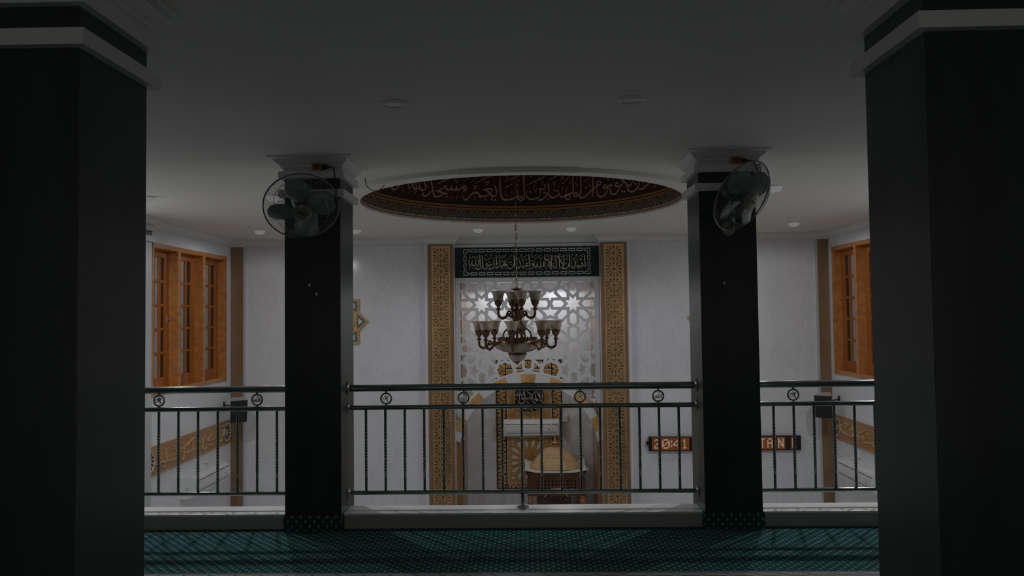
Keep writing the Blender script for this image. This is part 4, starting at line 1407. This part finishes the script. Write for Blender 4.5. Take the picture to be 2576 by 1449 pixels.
# ------------------------------------------------------------------ LED clock and star plaques on the tiled wall
lc = tag(empty('led_display', (2.77, 10.95, -.37)), 'long black LED clock display with amber digits on the right tiled wall', 'clock')
obj('case', MB().bbox(1.688, 3.852, 10.935, 10.985, -.478, -.270, .006), M['ledcase'], lc)
obj('mount', MB().box(1.80, 3.74, 10.985, YB, -.45, -.30).box(1.655, 1.688, 10.94, 10.97, -.395, -.335), M['ledcase'], lc)
GL = {'2': '01110 10001 00001 00110 01000 10000 11111', '0': '01110 10001 10011 10101 11001 10001 01110', '4': '00010 00110 01010 10010 11111 00010 00010',
      '1': '00100 01100 00100 00100 00100 00100 01110', ':': '0 1 1 0 1 1 0', 'T': '11111 00100 00100 00100 00100 00100 00100', 'A': '01110 10001 10001 11111 10001 10001 10001',
      'N': '10001 11001 11101 10101 10111 10011 10001', 'I': '1 1 1 1 1 1 1'}
def glyph(ch, x0, x1, z0=-.440, z1=-.305):
    rows = GL[ch].split()
    w = len(rows[0]); px_ = MB()
    sx, sz = (x1 - x0) / w, (z1 - z0) / 7
    for r, row in enumerate(rows):
        for c, b in enumerate(row):
            if b == '1':
                px_.box(x0 + c * sx + sx * .04, x0 + (c + 1) * sx - sx * .04, 10.929, 10.932, z1 - (r + 1) * sz + sz * .04, z1 - r * sz - sz * .04)
    obj('digit' if ch.isdigit() else 'letter' if ch.isalpha() else 'colon', px_, M['ledpix'], lc)
glyph('2', 1.765, 1.845); glyph('0', 1.875, 1.985); glyph(':', 2.003, 2.020); glyph('4', 2.035, 2.135); glyph('1', 2.160, 2.235)
glyph('T', 3.272, 3.335); glyph('A', 3.372, 3.445); glyph('N', 3.525, 3.603); glyph('I', 3.726, 3.734)
for a, b in ((1.735, 2.265), (3.255, 3.465), (3.505, 3.625), (3.705, 3.755)):  # emissive patches shaped as the painted glow round each group of glyphs
    obj('glow_patch', MB().bbox(a, b, 10.932, 10.936, -.462, -.287, .0015), M['ledglow'], lc)
def plaque(cx, cz, label):
    t = tag(empty('star_plaque', (cx, 10.98, cz)), label, 'wall plaque', 'star plaques on the tiled wall')
    a = .329
    FP = lambda u, v, d: (cx + u, YB - d, cz + v)
    P = []
    for k in range(8):
        r0 = a * math.sqrt(2); r1 = a / math.cos(PI / 8) * .765 * 1.0
        P.append((r0 * math.cos(PI / 4 * k), r0 * math.sin(PI / 4 * k)))
        r1 = a / math.cos(PI / 8)
        P.append((a * 1.0824 * math.cos(PI / 4 * k + PI / 8), a * 1.0824 * math.sin(PI / 4 * k + PI / 8)))
    obj('star_frame', MB().prism(P, FP, .001, .022), M['orange'], t)
    for k in range(8):
        an = PI / 4 * k
        c, s = math.cos(an), math.sin(an)
        tri = lambda q: [(r * c - w * s, r * s + w * c) for r, w in q]
        obj('teal_inlay', MB().prism(tri([(.425, 0), (.30, .115), (.285, 0), (.30, -.115)]), FP, .021, .0235), M['tealinlay'], t)
        obj('white_inlay', MB().prism(tri([(.375, 0), (.315, .05), (.315, -.05)]), FP, .0235, .0255), M['whitein'], t)
    mx = Matrix.Translation((cx, YB - .02, cz)) @ Matrix.Rotation(PI / 2, 4, 'X')
    obj('ring', MB().lathe([(.232, 0), (.232, .012), (.25, .016), (.262, .012), (.262, 0)], n=48, M=mx, cap=False), M['orange'], t, smooth=40)
    obj('disc', MB().lathe([(1e-4, .008), (.234, .008)], n=48, M=mx, cap=False), M['black'], t)
    lt = MB()
    for w, p in ((.022, [(.05, .14), (.055, -.06)]), (.022, [(.0, .13), (.0, -.04), (-.05, -.07), (-.06, .0)]), (.02, [(-.06, .0), (-.09, -.07), (-.14, -.04), (-.13, .03)]), (.022, [(.12, .13), (.12, -.1)]), (.016, [(.16, .06), (.19, .10)]), (.016, [(.165, .0), (.195, .03)]), (.016, [(.165, -.09), (.19, -.06)])):
        pen(lt, (w, p), lambda u, v, d: (cx + u, YB - .028 - d, cz + v), -.001, .004)
    obj('lettering', lt, M['silver'], t)
plaque(-2.81, 1.43, 'eight pointed star plaque with black disc half hidden by the left balcony pillar')
plaque(2.747, 1.43, 'eight pointed star plaque hidden but for one tip behind the right balcony pillar')

# ------------------------------------------------------------------ railings
YRL = 5.525
def emblem(mb, cx, cz, r, kind):
    f = lambda u, v, d: (cx + u * r, YRL - .004 + d, cz + v * r)
    if kind:   # name of God
        S = [[(.62, .55), (.66, -.1), (.58, -.5)], [(.36, .5), (.38, -.2), (.2, -.4), (.04, -.2), (.02, .55)], [(.02, .0), (-.1, -.4), (-.26, -.35), (-.34, .2)], [(-.34, .2), (-.5, -.3), (-.7, -.3), (-.66, .1)], [(.0, .75), (.15, .66), (.28, .78)]]
    else:
        S = [[(.5, .35), (.3, .55), (.12, .35), (.3, .15), (.5, .35)], [(.45, .2), (.1, .0), (-.2, .1), (.25, -.2), (.4, -.55), (.1, -.7)], [(-.2, .1), (-.05, .8)], [(-.1, -.15), (-.35, -.3), (-.8, -.2)], [(-.25, .45), (-.55, .15), (-.85, .2)]]
    for p in S: pen(mb, (.15, p), f, -.004, .008, mn=.75, seg=4)
RZ = {'top': (.976, .0255), 'middle': (.834, .0175), 'bottom': (.2175, .0155)}
def railing(x0, x1, bal, emb, label, fl=(1, 1), post=None):
    cx = (x0 + x1) / 2
    t = tag(empty('railing', (cx, YRL, .106)), label, 'railing', 'dark metal railings of the balcony')
    for nm, (z, r) in RZ.items():
        obj(nm + '_rail', MB().tube([(x0, YRL, z), (x1, YRL, z)], r, 20), M['rail'], t, smooth=50)
        for s, x, on in ((1, x0, fl[0]), (-1, x1, fl[1])):
            if on:
                Mx = Matrix.Translation((x, YRL, z)) @ Matrix.Rotation(s * PI / 2, 4, 'Y')
                obj('flange', MB().lathe([(r, .022), (r + .006, .014), (r * 1.25 + .012, .010), (r * 1.25 + .016, .004), (r * 1.25 + .016, 0), (1e-4, 0)], n=24, M=Mx, cap=False), M['flange'], t, smooth=40, label='worn steel wall flange')
    zt, zb = RZ['middle'][0], RZ['bottom'][0]
    for x in bal:
        pr = [(.0098, zb), (.0098, zb + .10)]
        def beads(zc, n):
            o = [(.0098, zc - n * .011)]
            for k in range(n):
                z = zc - n * .011 + k * .022
                o += [(.0085, z + .002), (.0118, z + .008), (.0118, z + .014), (.0085, z + .020)]
            return o + [(.0098, zc + n * .011)]
        pr += beads(.404, 3) + beads(.522, 5) + beads(.640, 3) + [(.0098, zt)]
        obj('baluster', MB().lathe(pr, (x, YRL, 0), 10, cap=False), M['rail'], t, smooth=50)
    for x, k in emb:
        zc = .8995
        o = obj('emblem_ring', MB().tube([(x + .0385 * math.cos(a), YRL, zc + .0385 * math.sin(a)) for a in [2 * PI * i / 36 for i in range(36)]], .0065, 8, closed=True), M['rail'], t, smooth=60)
        for zz in (zc + .045, zc - .047):
            o2 = obj('ring_stud', MB().lathe([(.012, zz - .010), (.006, zz - .003), (.006, zz + .003), (.012, zz + .010)], (x, YRL, 0), 12), M['rail'], o, at=(0, 0, 0)); o2.location = -origin(o)
        mb = MB(); emblem(mb, x, zc, .034, k)
        o3 = obj('ring_lettering', mb, M['rail'], o, at=(0, 0, 0)); o3.location = -origin(o)
    if post is not None:
        obj('foot_post', MB().tube([(post, YRL, .108), (post, YRL, zb)], .0165, 16), M['rail'], t, smooth=50)
        obj('post_flange', MB().lathe([(.045, .106), (.045, .110), (.036, .116), (.018, .122)], (post, YRL, 0), 20), M['flange'], t, smooth=40, label='worn steel foot flange')
    return t
railing(PL[1], PR[0], [-1.203 + 2.274 * k / 16 for k in range(17)], [(-1.055, 0), (-.488, 1), (.360, 0), (.926, 1)], 'middle railing between the two balcony pillars in front of the mihrab', post=-.065)
bl_ = [-2.734 + .1457 * k for k in range(-11, 7)]
railing(XL, PL[0], [x for x in bl_ if XL + .05 < x], [(-2.733, 0), (-2.006, 1)], 'left railing from the left balcony pillar to the left wall', fl=(1, 0))
br_ = [1.754 + .1445 * k for k in range(18)]
railing(PR[1], XR, [x for x in br_ if x < XR - .04], [(1.898, 0), (2.62, 1), (3.34, 0), (4.06, 1)], 'right railing from the right balcony pillar to the right wall', fl=(0, 1))

# ------------------------------------------------------------------ wall fans
def smooth3(p):
    a = smooth_line([(x, y) for x, y, z in p], 6)
    b = smooth_line([(z, z) for x, y, z in p], 6)
    return [(q[0], q[1], w[0]) for q, w in zip(a, b)]
def fan(plate, head, rx, rz, spin, label, cords, sock):
    """plate: bracket centre on the pillar face; head: cage centre; fan faces local -y"""
    t = tag(empty('wall_fan', plate), label, 'fan', 'wall fans on the pillars')
    pv = Vector(plate)
    def part(name, mb, m, par=t, sm=40, **k):
        o = obj(name, mb, m, None, smooth=sm, at=(0, 0, 0), **k)
        if par is t: o.data.transform(Matrix.Translation(-pv))
        else: o.data.transform(Matrix.Translation(-pv))
        o.parent = par
        return o
    part('bracket_plate', MB().lathe([(1e-4, .022), (.034, .022), (.046, .014), (.050, .004), (.050, 0)], n=32, M=Matrix.Translation(pv) @ Matrix.Rotation(PI / 2, 4, 'X'), cap=False), M['fanplate'])
    HM = Matrix.Translation(head) @ Euler((rx, 0, rz), 'XYZ').to_matrix().to_4x4()
    if True:
        HM = Matrix.Translation(head) @ Matrix.Rotation(rz, 4, 'Z') @ Matrix.Rotation(rx, 4, 'X')
    L = lambda mb: mb.xform(HM)
    AX = Matrix.Rotation(PI / 2, 4, 'X')        # turned shapes: axis z -> local -y
    back = HM @ Vector((0, .10, 0))
    arm = MB().tube([pv + Vector((0, -.02, 0)), pv + Vector((0, -.07, -.005)), pv + Vector((0, -.10, .03)), (pv + Vector((0, -.10, .06)) + back) / 2, back], [.022, .024, .022, .02, .02], 12)
    part('arm', arm, M['fanbody'])
    part('motor', L(MB().lathe([(1e-4, -.165), (.035, -.16), (.055, -.14), (.062, -.10), (.060, -.05), (.045, -.02), (1e-4, -.02)], n=28, M=AX, cap=False)), M['fanbody'])
    RR = .248
    # rim and wires of the two guards
    cage = []
    for nm, pf in (('front_guard', [(.055, .088), (.10, .086), (.17, .070), (.215, .042), (.243, .006), (RR, 0)]), ('rear_guard', [(.058, -.055), (.11, -.060), (.18, -.052), (.225, -.030), (.244, -.006), (RR, 0)])):
        mb = MB()
        n = 84
        sw = .35 if nm == 'front_guard' else .15
        for k in range(n):
            a = 2 * PI * k / n
            pts = []
            for r, z in pf:
                b = a + sw * (r - .055) / .19
                pts.append(AX @ Vector((r * math.cos(b), r * math.sin(b), z)))
            mb.tube(pts, .0011, 3, cap=False)
        for r, z in (pf[0], pf[2]):
            mb.tube([AX @ Vector((r * math.cos(2 * PI * k / 48), r * math.sin(2 * PI * k / 48), z)) for k in range(48)], .0017, 4, closed=True)
        part(nm, L(mb), M['fanwire'], sm=60)
    part('guard_rim', L(MB().tube([AX @ Vector((RR * math.cos(2 * PI * k / 64), RR * math.sin(2 * PI * k / 64), 0)) for k in range(64)], .0052, 8, closed=True)), M['fanwire'])
    for k in range(4):
        a = spin + PI / 2 * k
        prof = [(.045, .50, -.05, .030), (.08, .60, -.20, .034), (.12, .72, -.35, .036), (.17, .74, -.48, .034), (.205, .62, -.52, .030), (.222, .34, -.52, .022)]
        top, bot = [], []
        N = 8
        vs, fs = [], []
        for r, sp, off, tw in prof:
            for j in range(N + 1):
                q = j / N - .5
                b = a + off * .55 + q * 2 * sp * min(1, .11 / r)
                z = .012 - q * tw * 1.5 + .010 * math.cos(q * PI)
                vs.append(AX @ Vector((r * math.cos(b), r * math.sin(b), z)))
        W1 = N + 1
        nv = len(vs)
        vs += [v + Vector((0, .0022, 0)) for v in vs]
        for i in range(len(prof) - 1):
            for j in range(N):
                q = (i * W1 + j, i * W1 + j + 1, (i + 1) * W1 + j + 1, (i + 1) * W1 + j)
                fs.append(q); fs.append(tuple(nv + x for x in q[::-1]))
        rimv = [j for j in range(W1)] + [i * W1 + N for i in range(1, len(prof))] + [(len(prof) - 1) * W1 + j for j in range(N - 1, -1, -1)] + [i * W1 for i in range(len(prof) - 2, 0, -1)]
        for i in range(len(rimv)):
            p, q = rimv[i - 1], rimv[i]
            fs.append((p, q, q + nv, p + nv))
        part('blade', L(MB().add(vs, fs)), M['fanblade'], sm=60)
    part('blade_hub', L(MB().lathe([(1e-4, .050), (.035, .046), (.048, .030), (.050, -.01), (1e-4, -.01)], n=28, M=AX, cap=False)), M['fanbody'])
    hub = part('badge', L(MB().lathe([(1e-4, .097), (.040, .096), (.058, .092), (.064, .086), (.064, .080)], n=36, M=AX, cap=False)), M['fanhub'])
    # maker's lettering, italic capitals drawn with the pen
    G = {'S': [[(.9, .95), (.2, .95), (.1, .55), (.85, .5), (.8, .05), (0, .05)]], 'A': [[(0, 0), (.6, 1), (.9, 0)], [(.25, .35), (.8, .35)]], 'N': [[(0, 0), (.15, 1), (.75, 0), (.95, 1)]],
         'E': [[(.9, 1), (.2, 1), (.05, 0), (.75, 0)], [(.12, .5), (.7, .5)]], 'X': [[(.05, 1), (.9, 0)], [(1, 1), (-.05, 0)]]}
    tx = MB()
    for i, ch in enumerate('SANEX'):
        for p in G[ch]:
            q = [(-.040 + i * .0168 + u * .0125 + v * .003, -.008 + v * .017) for u, v in p]
            q = [(u * .93 + v * .36, v * .93 - u * .36) for u, v in q]
            for j in range(len(q) - 1):
                pen(tx, (.0042, [q[j], q[j + 1]]), lambda u, v, d: AX @ Vector((u, v, .0955 + d - 2.0 * (u * u + v * v) * .6)), -.001, .0022, mn=.7, taper=False)
    part('lettering', L(tx), M['ledcase'], hub)
    for (cx, cz) in cords:
        y0 = pv.y - .115
        part('pull_cord', MB().tube([(cx, y0, pv.z - .0), (cx, y0, cz)], .0012, 5), M['cord'])
        part('pull_bead', MB().sphere((cx, y0, cz), .008, 8, (1, 1, 1.3)), M['pull'], sm=60)
    s = Vector(sock)
    a = s + Vector((.055, -.03, .0))
    part('power_plug', MB().lathe([(.008, 0), (.018, .004), (.018, .03), (.010, .045), (.005, .06)], n=14, M=Matrix.Translation(s + Vector((.034, -.022, 0))) @ Matrix.Rotation(PI / 2, 4, 'Y')), M['cord'])
    part('power_cord', MB().tube(smooth3([s + Vector((.09, -.022, .002)), s + Vector((.115, -.03, -.005)), s + Vector((.13, -.05, -.04)), s + Vector((.14, -.07, -.12)), s + Vector((.13, -.07, -.22)), back + Vector((0, 0, .05)), back]), .0042, 8), M['cord'], sm=60)
    k = tag(empty('power_socket', tuple(s)), 'varnished socket block with plug on the capital above the %s fan' % ('left' if s.x < 0 else 'right'), 'socket')
    obj('block', MB().bbox(s.x - .034, s.x + .034, s.y - .046, s.y + .002, s.z - .026, s.z + .026, .006), M['socket'], k)
    obj('faceplate', MB().bbox(s.x - .022, s.x + .026, s.y - .049, s.y - .045, s.z - .018, s.z + .018, .001), M['wooddk'], k)
    return t
fan((-1.54, 5.33, 2.126), (-1.524, 5.03, 2.246), R(38), R(21), R(31), 'wall fan on the left balcony pillar tilted down towards the viewer', [(-1.527, 1.724), (-1.478, 1.66)], (-1.494, 5.318, 2.565))
fan((1.407, 5.33, 2.088), (1.425, 5.03, 2.268), R(30), R(38), R(62), 'wall fan on the right balcony pillar turned away to the right', [(1.342, 1.70)], (1.459, 5.318, 2.561))

# ------------------------------------------------------------------ chandelier
CHX, CHY = -.125, 7.59
ch = tag(empty('chandelier', (CHX, CHY, ZC)), 'two tier bronze chandelier with alabaster bell shades hanging under the dome', 'chandelier')
C3 = lambda x, y, z: (CHX + x, CHY + y, z)
lk = MB()
z = 1.785; i = 0
while z < 4.79:
    w, h = .011, .021
    pts = []
    for k in range(14):
        a = 2 * PI * k / 14
        u, v = w * math.cos(a), h * math.sin(a) + (.006 if math.sin(a) > 0 else -.006)
        pts.append(C3(u, 0, z + v) if i % 2 else C3(0, u, z + v))
    lk.tube(pts, .0028, 5, closed=True)
    z += .046; i += 1
o = obj('chain', lk, M['chain'], ch, smooth=60)
obj('cable', MB().tube([C3(.008 * math.sin(k * 1.9), .008 * math.cos(k * 1.9), 1.76 + k * .05) for k in range(61)], .0026, 5), M['chain'], ch)
obj('canopy_cap', MB().lathe([(.010, 1.795), (.012, 1.77), (.018, 1.766), (.060, 1.762), (.062, 1.757), (.040, 1.750), (.028, 1.732), (.026, 1.726), (1e-4, 1.724)], C3(0, 0, 0), 24, cap=False), M['bronze'], ch, smooth=40)
obj('stem', MB().lathe([(.010, 1.73), (.010, 1.62), (.022, 1.61), (.030, 1.585), (.018, 1.56), (.040, 1.545), (.052, 1.52), (.055, 1.50), (.050, 1.46), (.030, 1.43), (.020, 1.41), (.012, 1.40), (.012, 1.26)], C3(0, 0, 0), 20), M['bronze'], ch, smooth=40)
def chand_arm(ang, R0, R1, zr, zs, s=1.0):
    """scrolled arm from the hub radius R0 at height zr to the socket at radius R1 and height zs, with cup and shade"""
    ca, sa = math.cos(ang), math.sin(ang)
    P = lambda r, z, w=0: C3(r * ca - w * sa, r * sa + w * ca, z)
    S = s
    pts = [P(R0, zr), P(R0 + .02 * S, zr + .012), P(R1 - .095 * S, zr + .005)]
    # scroll curling up on the inside, then the U to the socket
    ax = R1 - .045 * S; rr = .045 * S
    U = [P(ax - rr * math.cos(t), zs - .035 * S - rr * math.sin(t)) for t in [PI * k / 10 for k in range(11)]]
    spiral = [P(ax - rr - .022 * S + .022 * S * (1 - k / 16) * math.cos(k * .55), zs - .030 * S + .022 * S * (1 - k / 16) * math.sin(k * .55) ) for k in range(13)]
    a = obj('arm', MB().tube(spiral[::-1] + U + [P(R1, zs)], [.007 * S] * 3 + [.010 * S] * 10 + [.013 * S] * 12, 9).tube([P(R0, zr), P((R0 + R1 - .11 * S) / 2, zr + .008), P(ax - rr - .01 * S, zs - .052 * S)], [.012 * S, .010 * S, .010 * S], 8).tube([P(ax - rr * .2, zs - .078 * S - .012), P(ax, zs - .08 * S)], [.016 * S, .012 * S], 8), M['bronze'], ch, smooth=60)
    c = P(R1, 0)
    def sub(n, prof, m, nn=24, sm=50):
        o = obj(n, MB().lathe(prof, c, nn, cap=False), m, a, smooth=sm, at=(0, 0, 0)); o.location = -origin(a)
    sub('cup', [(1e-4, zs - .006), (.018, zs), (.026, zs + .006), (.020, zs + .014), (.012, zs + .022), (.018, zs + .038), (.036, zs + .060), (.040, zs + .085), (.046, zs + .095), (.044, zs + .104), (1e-4, zs + .104)], M['bronze'], 18)
    z0 = zs + .100
    sub('shade', [(.030, z0), (.044, z0 + .004), (.050, z0 + .030), (.056, z0 + .055), (.066, z0 + .075), (.078, z0 + .088), (.080, z0 + .090), (.076, z0 + .088), (.064, z0 + .073), (.053, z0 + .053), (.047, z0 + .030), (.040, z0 + .008)], M['shade'], 28)
    sub('candle_tube', [(.012, z0), (.012, z0 + .04), (.009, z0 + .045), (1e-4, z0 + .046)], M['shade'], 10)
for k in range(4): chand_arm(R(-75 + 90 * k), .045, .190, 1.475, 1.548)
for k in range(8): chand_arm(R(-96.3 + 45 * k), .185, .388, 1.215, 1.250)
obj('lower_ring', MB().lathe([(.188, 1.205), (.200, 1.208), (.203, 1.222), (.196, 1.235), (.198, 1.252), (.190, 1.262), (.175, 1.262), (.172, 1.21)], C3(0, 0, 0), 48), M['bronze'], ch, smooth=40)
cr = MB()
for k in range(32):
    a = 2 * PI * k / 32
    cr.sphere(C3(.189 * math.cos(a), .189 * math.sin(a), 1.264), .013, 6, (1, 1, 1.0))
obj('ring_crest', cr, M['bronze'], ch, smooth=60)
for k in range(4):
    a = R(-60 + 90 * k)
    pts = [(.035, 1.465), (.050, 1.42), (.085, 1.375), (.135, 1.34), (.160, 1.30), (.165, 1.25)]
    obj('curved_strut', MB().tube([C3(r * math.cos(a), r * math.sin(a), z) for r, z in smooth_line(pts, 4)], .0085, 8), M['bronze'], ch, smooth=60)
obj('bowl', MB().lathe([(.236, 1.222), (.238, 1.216), (.228, 1.19), (.195, 1.158), (.14, 1.132), (.09, 1.122), (.085, 1.122), (.085, 1.127), (.19, 1.164), (.222, 1.193), (.230, 1.216)], C3(0, 0, 0), 56, cap=False), M['shade'], ch, smooth=60)
obj('bowl_rods', MB().lathe([(.205, 1.208), (.205, 1.203), (.10, 1.203), (.10, 1.208)], C3(0, 0, 0), 32, cap=False), M['bronze'], ch)
obj('collar', MB().lathe([(.084, 1.124), (.090, 1.116), (.090, 1.100), (.082, 1.094), (.082, 1.124)], C3(0, 0, 0), 36, cap=False), M['bronze'], ch, smooth=40)
be = MB()
for k in range(24):
    a = 2 * PI * k / 24
    be.sphere(C3(.0905 * math.cos(a), .0905 * math.sin(a), 1.108), .0052, 6)
obj('collar_beads', be, M['flange'], ch, smooth=60)
obj('small_bowl', MB().lathe([(.086, 1.098), (.084, 1.078), (.068, 1.052), (.040, 1.036), (.02, 1.033), (1e-4, 1.033)], C3(0, 0, 0), 36, cap=False), M['shade'], ch, smooth=60)
obj('finial', MB().lathe([(.030, 1.036), (.032, 1.030), (.020, 1.022), (.012, 1.016), (.014, 1.008), (.006, 1.0), (1e-4, .998)], C3(0, 0, 0), 20, cap=False), M['bronze'], ch, smooth=40)
# loose cable loop by the dome rim
cb = tag(empty('cable_loop', (-1.30, 6.15, ZC)), 'thin loose cable looping from the ceiling at the left rim of the dome', 'cable')
obj('cable', MB().tube(smooth3([(-1.335, 6.15, 2.645), (-1.335, 6.15, 2.615), (-1.325, 6.16, 2.575), (-1.29, 6.20, 2.545), (-1.25, 6.26, 2.555), (-1.22, 6.33, 2.60), (-1.21, 6.36, 2.64)]), .0045, 8), M['flange'], cb, smooth=60)

# ------------------------------------------------------------------ pulpit (mimbar) with a planked dome roof, standing in the niche
MX, MY = .36, 11.42
mi = tag(empty('pulpit', (MX, MY, ZF)), 'carved wooden pulpit with a planked dome roof standing in the mihrab niche', 'pulpit')
pr = [(.372, -.775), (.345, -.735), (.318, -.70), (.288, -.662), (.252, -.622), (.212, -.580), (.166, -.540), (.118, -.508), (.075, -.490), (.040, -.484), (1e-4, -.483)]
n8 = MB()
A8 = R(22.5)
vs, fs = [], []
for i in range(len(pr) - 1):
    (r0, z0), (r1, z1) = pr[i], pr[i + 1]
    q = [(1.0 / math.cos(PI / 8) * r * math.cos(A8 + PI / 4 * k) + MX, 1.0 / math.cos(PI / 8) * r * math.sin(A8 + PI / 4 * k) * .84 + MY, z) for r, z in ((r0 + .006, z0), (r1 + .004, z1 - .0)) for k in range(8)]
    n8.add(q, [(k, (k + 1) % 8, 8 + (k + 1) % 8, 8 + k) for k in range(8)])
    n8.add([(x, y, z) for x, y, z in q[:8]] + [(MX + (x - MX) * .95, MY + (y - MY) * .95, z + .002) for x, y, z in q[:8]], [(k, 8 + k, 8 + (k + 1) % 8, (k + 1) % 8) for k in range(8)])
obj('dome_roof', n8, M['woodlt'], mi)
obj('roof_finial', MB().lathe([(.052, -.49), (.054, -.47), (.034, -.462), (.032, -.45), (.050, -.435), (.052, -.42), (.040, -.408), (.028, -.40), (.022, -.38), (.016, -.35), (.012, -.335), (.020, -.326), (.021, -.316), (.012, -.308), (1e-4, -.306)], (MX, MY, 0), 20, cap=False), M['woodmd'], mi, smooth=40)
# canopy: dark fascia with pale top board and swept corner wings
# canopy: pale flared board with upswept corners over a dark fascia
N = 12
HX, HY = .455, .365
g = MB()
top = []
for i in range(N + 1):
    for j in range(N + 1):
        u, v = -1 + 2 * i / N, -1 + 2 * j / N
        k = (abs(u) * abs(v)) ** 5
        top.append((MX + u * HX * (1 + .03 * k), MY + v * HY * (1 + .03 * k), -.782 + .055 * k))
W1 = N + 1
fs = [(i * W1 + j, (i + 1) * W1 + j, (i + 1) * W1 + j + 1, i * W1 + j + 1) for i in range(N) for j in range(N)]
nv = len(top)
fs += [tuple(nv + x for x in f[::-1]) for f in fs]
rim = [i * W1 for i in range(N)] + [N * W1 + j for j in range(N)] + [i * W1 + N for i in range(N, 0, -1)] + [j for j in range(N, 0, -1)]
fs += [(rim[i - 1], rim[i], nv + rim[i], nv + rim[i - 1]) for i in range(len(rim))]
g.add(top + [(x, y, z - .018) for x, y, z in top], fs)
obj('canopy_board', g, M['whitew'], mi, label='pale flared board with upswept corners')
obj('canopy_fascia', MB().bbox(MX - .40, MX + .40, MY - .345, MY + .345, -.885, -.80, .004), M['wooddk'], mi)
for sx in (-1, 1):
    d = MB()
    x = MX + sx * .425
    d.prism([(MY - .34 + .04 * k + o, z) for k in range(17) for o, z in ((0, -.80), (.02, -.835))] + [(MY + .34, -.80)], lambda u, v, q: (x + q - .012, u, v), 0, .024)
    obj('eave_fringe', d, M['wooddk'], mi)
# carved frieze with an arch and posts
fz = [rect(MX - .33, MX + .33, -1.13, -.885)]
hl = [(MX + .15 * math.cos(a), -1.20 + .15 * math.sin(a)) for a in [PI * k / 20 for k in range(21)]]
hl = [(x, max(z, -1.12)) for x, z in hl if z > -1.135]
fzh = []
for k in range(11):
    x = MX - .27 + .054 * k
    for j in range(3):
        z = -.92 - .05 * j
        if math.hypot(x - MX, z + 1.20) < .205: continue
        fzh.append([(x - .018, z - .012 + .01 * (k % 2)), (x + .004, z - .018), (x + .02, z + .008), (x + .002, z + .016 - .01 * (k % 2)), (x - .010, z + .004)])
obj('frieze', fill([fz[0]] + fzh, .02, lambda u, v, d: (u, MY - .345 + d, v)), M['wooddk'], mi)
am = MB()
am.tube([(MX + .175 * math.cos(a), MY - .352, -1.20 + .175 * math.sin(a)) for a in [R(18) + (PI - R(36)) * k / 24 for k in range(25)]], .013, 8)
obj('frieze_arch', am, M['woodmd'], mi, smooth=60)
obj('frieze_back', MB().box(MX - .32, MX + .32, MY - .32, MY - .31, -1.10, -.89), M['black'], mi)
for sx in (-1, 1):
    for sy in (-1, 1):
        x, y = MX + sx * .378, MY + sy * .33
        pf = [(.045, -1.13), (.050, -1.14), (.032, -1.155), (.030, -1.17), (.042, -1.19), (.046, -1.22), (.040, -1.245), (.030, -1.255), (.042, -1.27), (.044, -1.285), (.032, -1.30), (.030, -1.36), (.042, -1.42), (.046, -1.6), (.046, -2.2), (.034, -2.3), (.05, -2.4), (.05, ZF)]
        obj('turned_post', MB().lathe(pf, (x, y, 0), 20), M['woodmd'], mi, smooth=40)
        obj('post_head', MB().bbox(x - .045, x + .045, y - .045, y + .045, -1.13, -.885, .003), M['wooddk'], mi)
# back rest with fretted arch
H = []
for k in range(9):
    a = PI * (k + .5) / 9
    for r0, r1 in ((.135, .175), (.185, .225)):
        c_, s_ = math.cos(a), math.sin(a)
        w0 = .017
        H.append([(MX - .02 + r0 * c_ - w0 * s_, -1.42 + r0 * s_ + w0 * c_), (MX - .02 + r1 * c_ - w0 * s_ * 1.3, -1.42 + r1 * s_ + w0 * c_ * 1.3), (MX - .02 + r1 * c_ + w0 * s_ * .5, -1.42 + r1 * s_ - w0 * c_ * .5), (MX - .02 + r0 * c_ + w0 * s_, -1.42 + r0 * s_ - w0 * c_)][::-1])
obj('back_panel', fill([rect(MX - .27, MX + .235, -2.6, -1.14)] + H, .025, lambda u, v, d: (u, MY + .10 + d, v)), M['wooddk'], mi)
obj('panel_lining', MB().box(MX - .25, MX + .215, MY + .13, MY + .135, -1.6, -1.16), M['silver'], mi, label='pale lining behind the fretwork')
obj('seat_box', MB().bbox(MX - .42, MX + .42, MY - .36, MY + .37, ZF, -2.55, .008), M['wooddk'], mi)
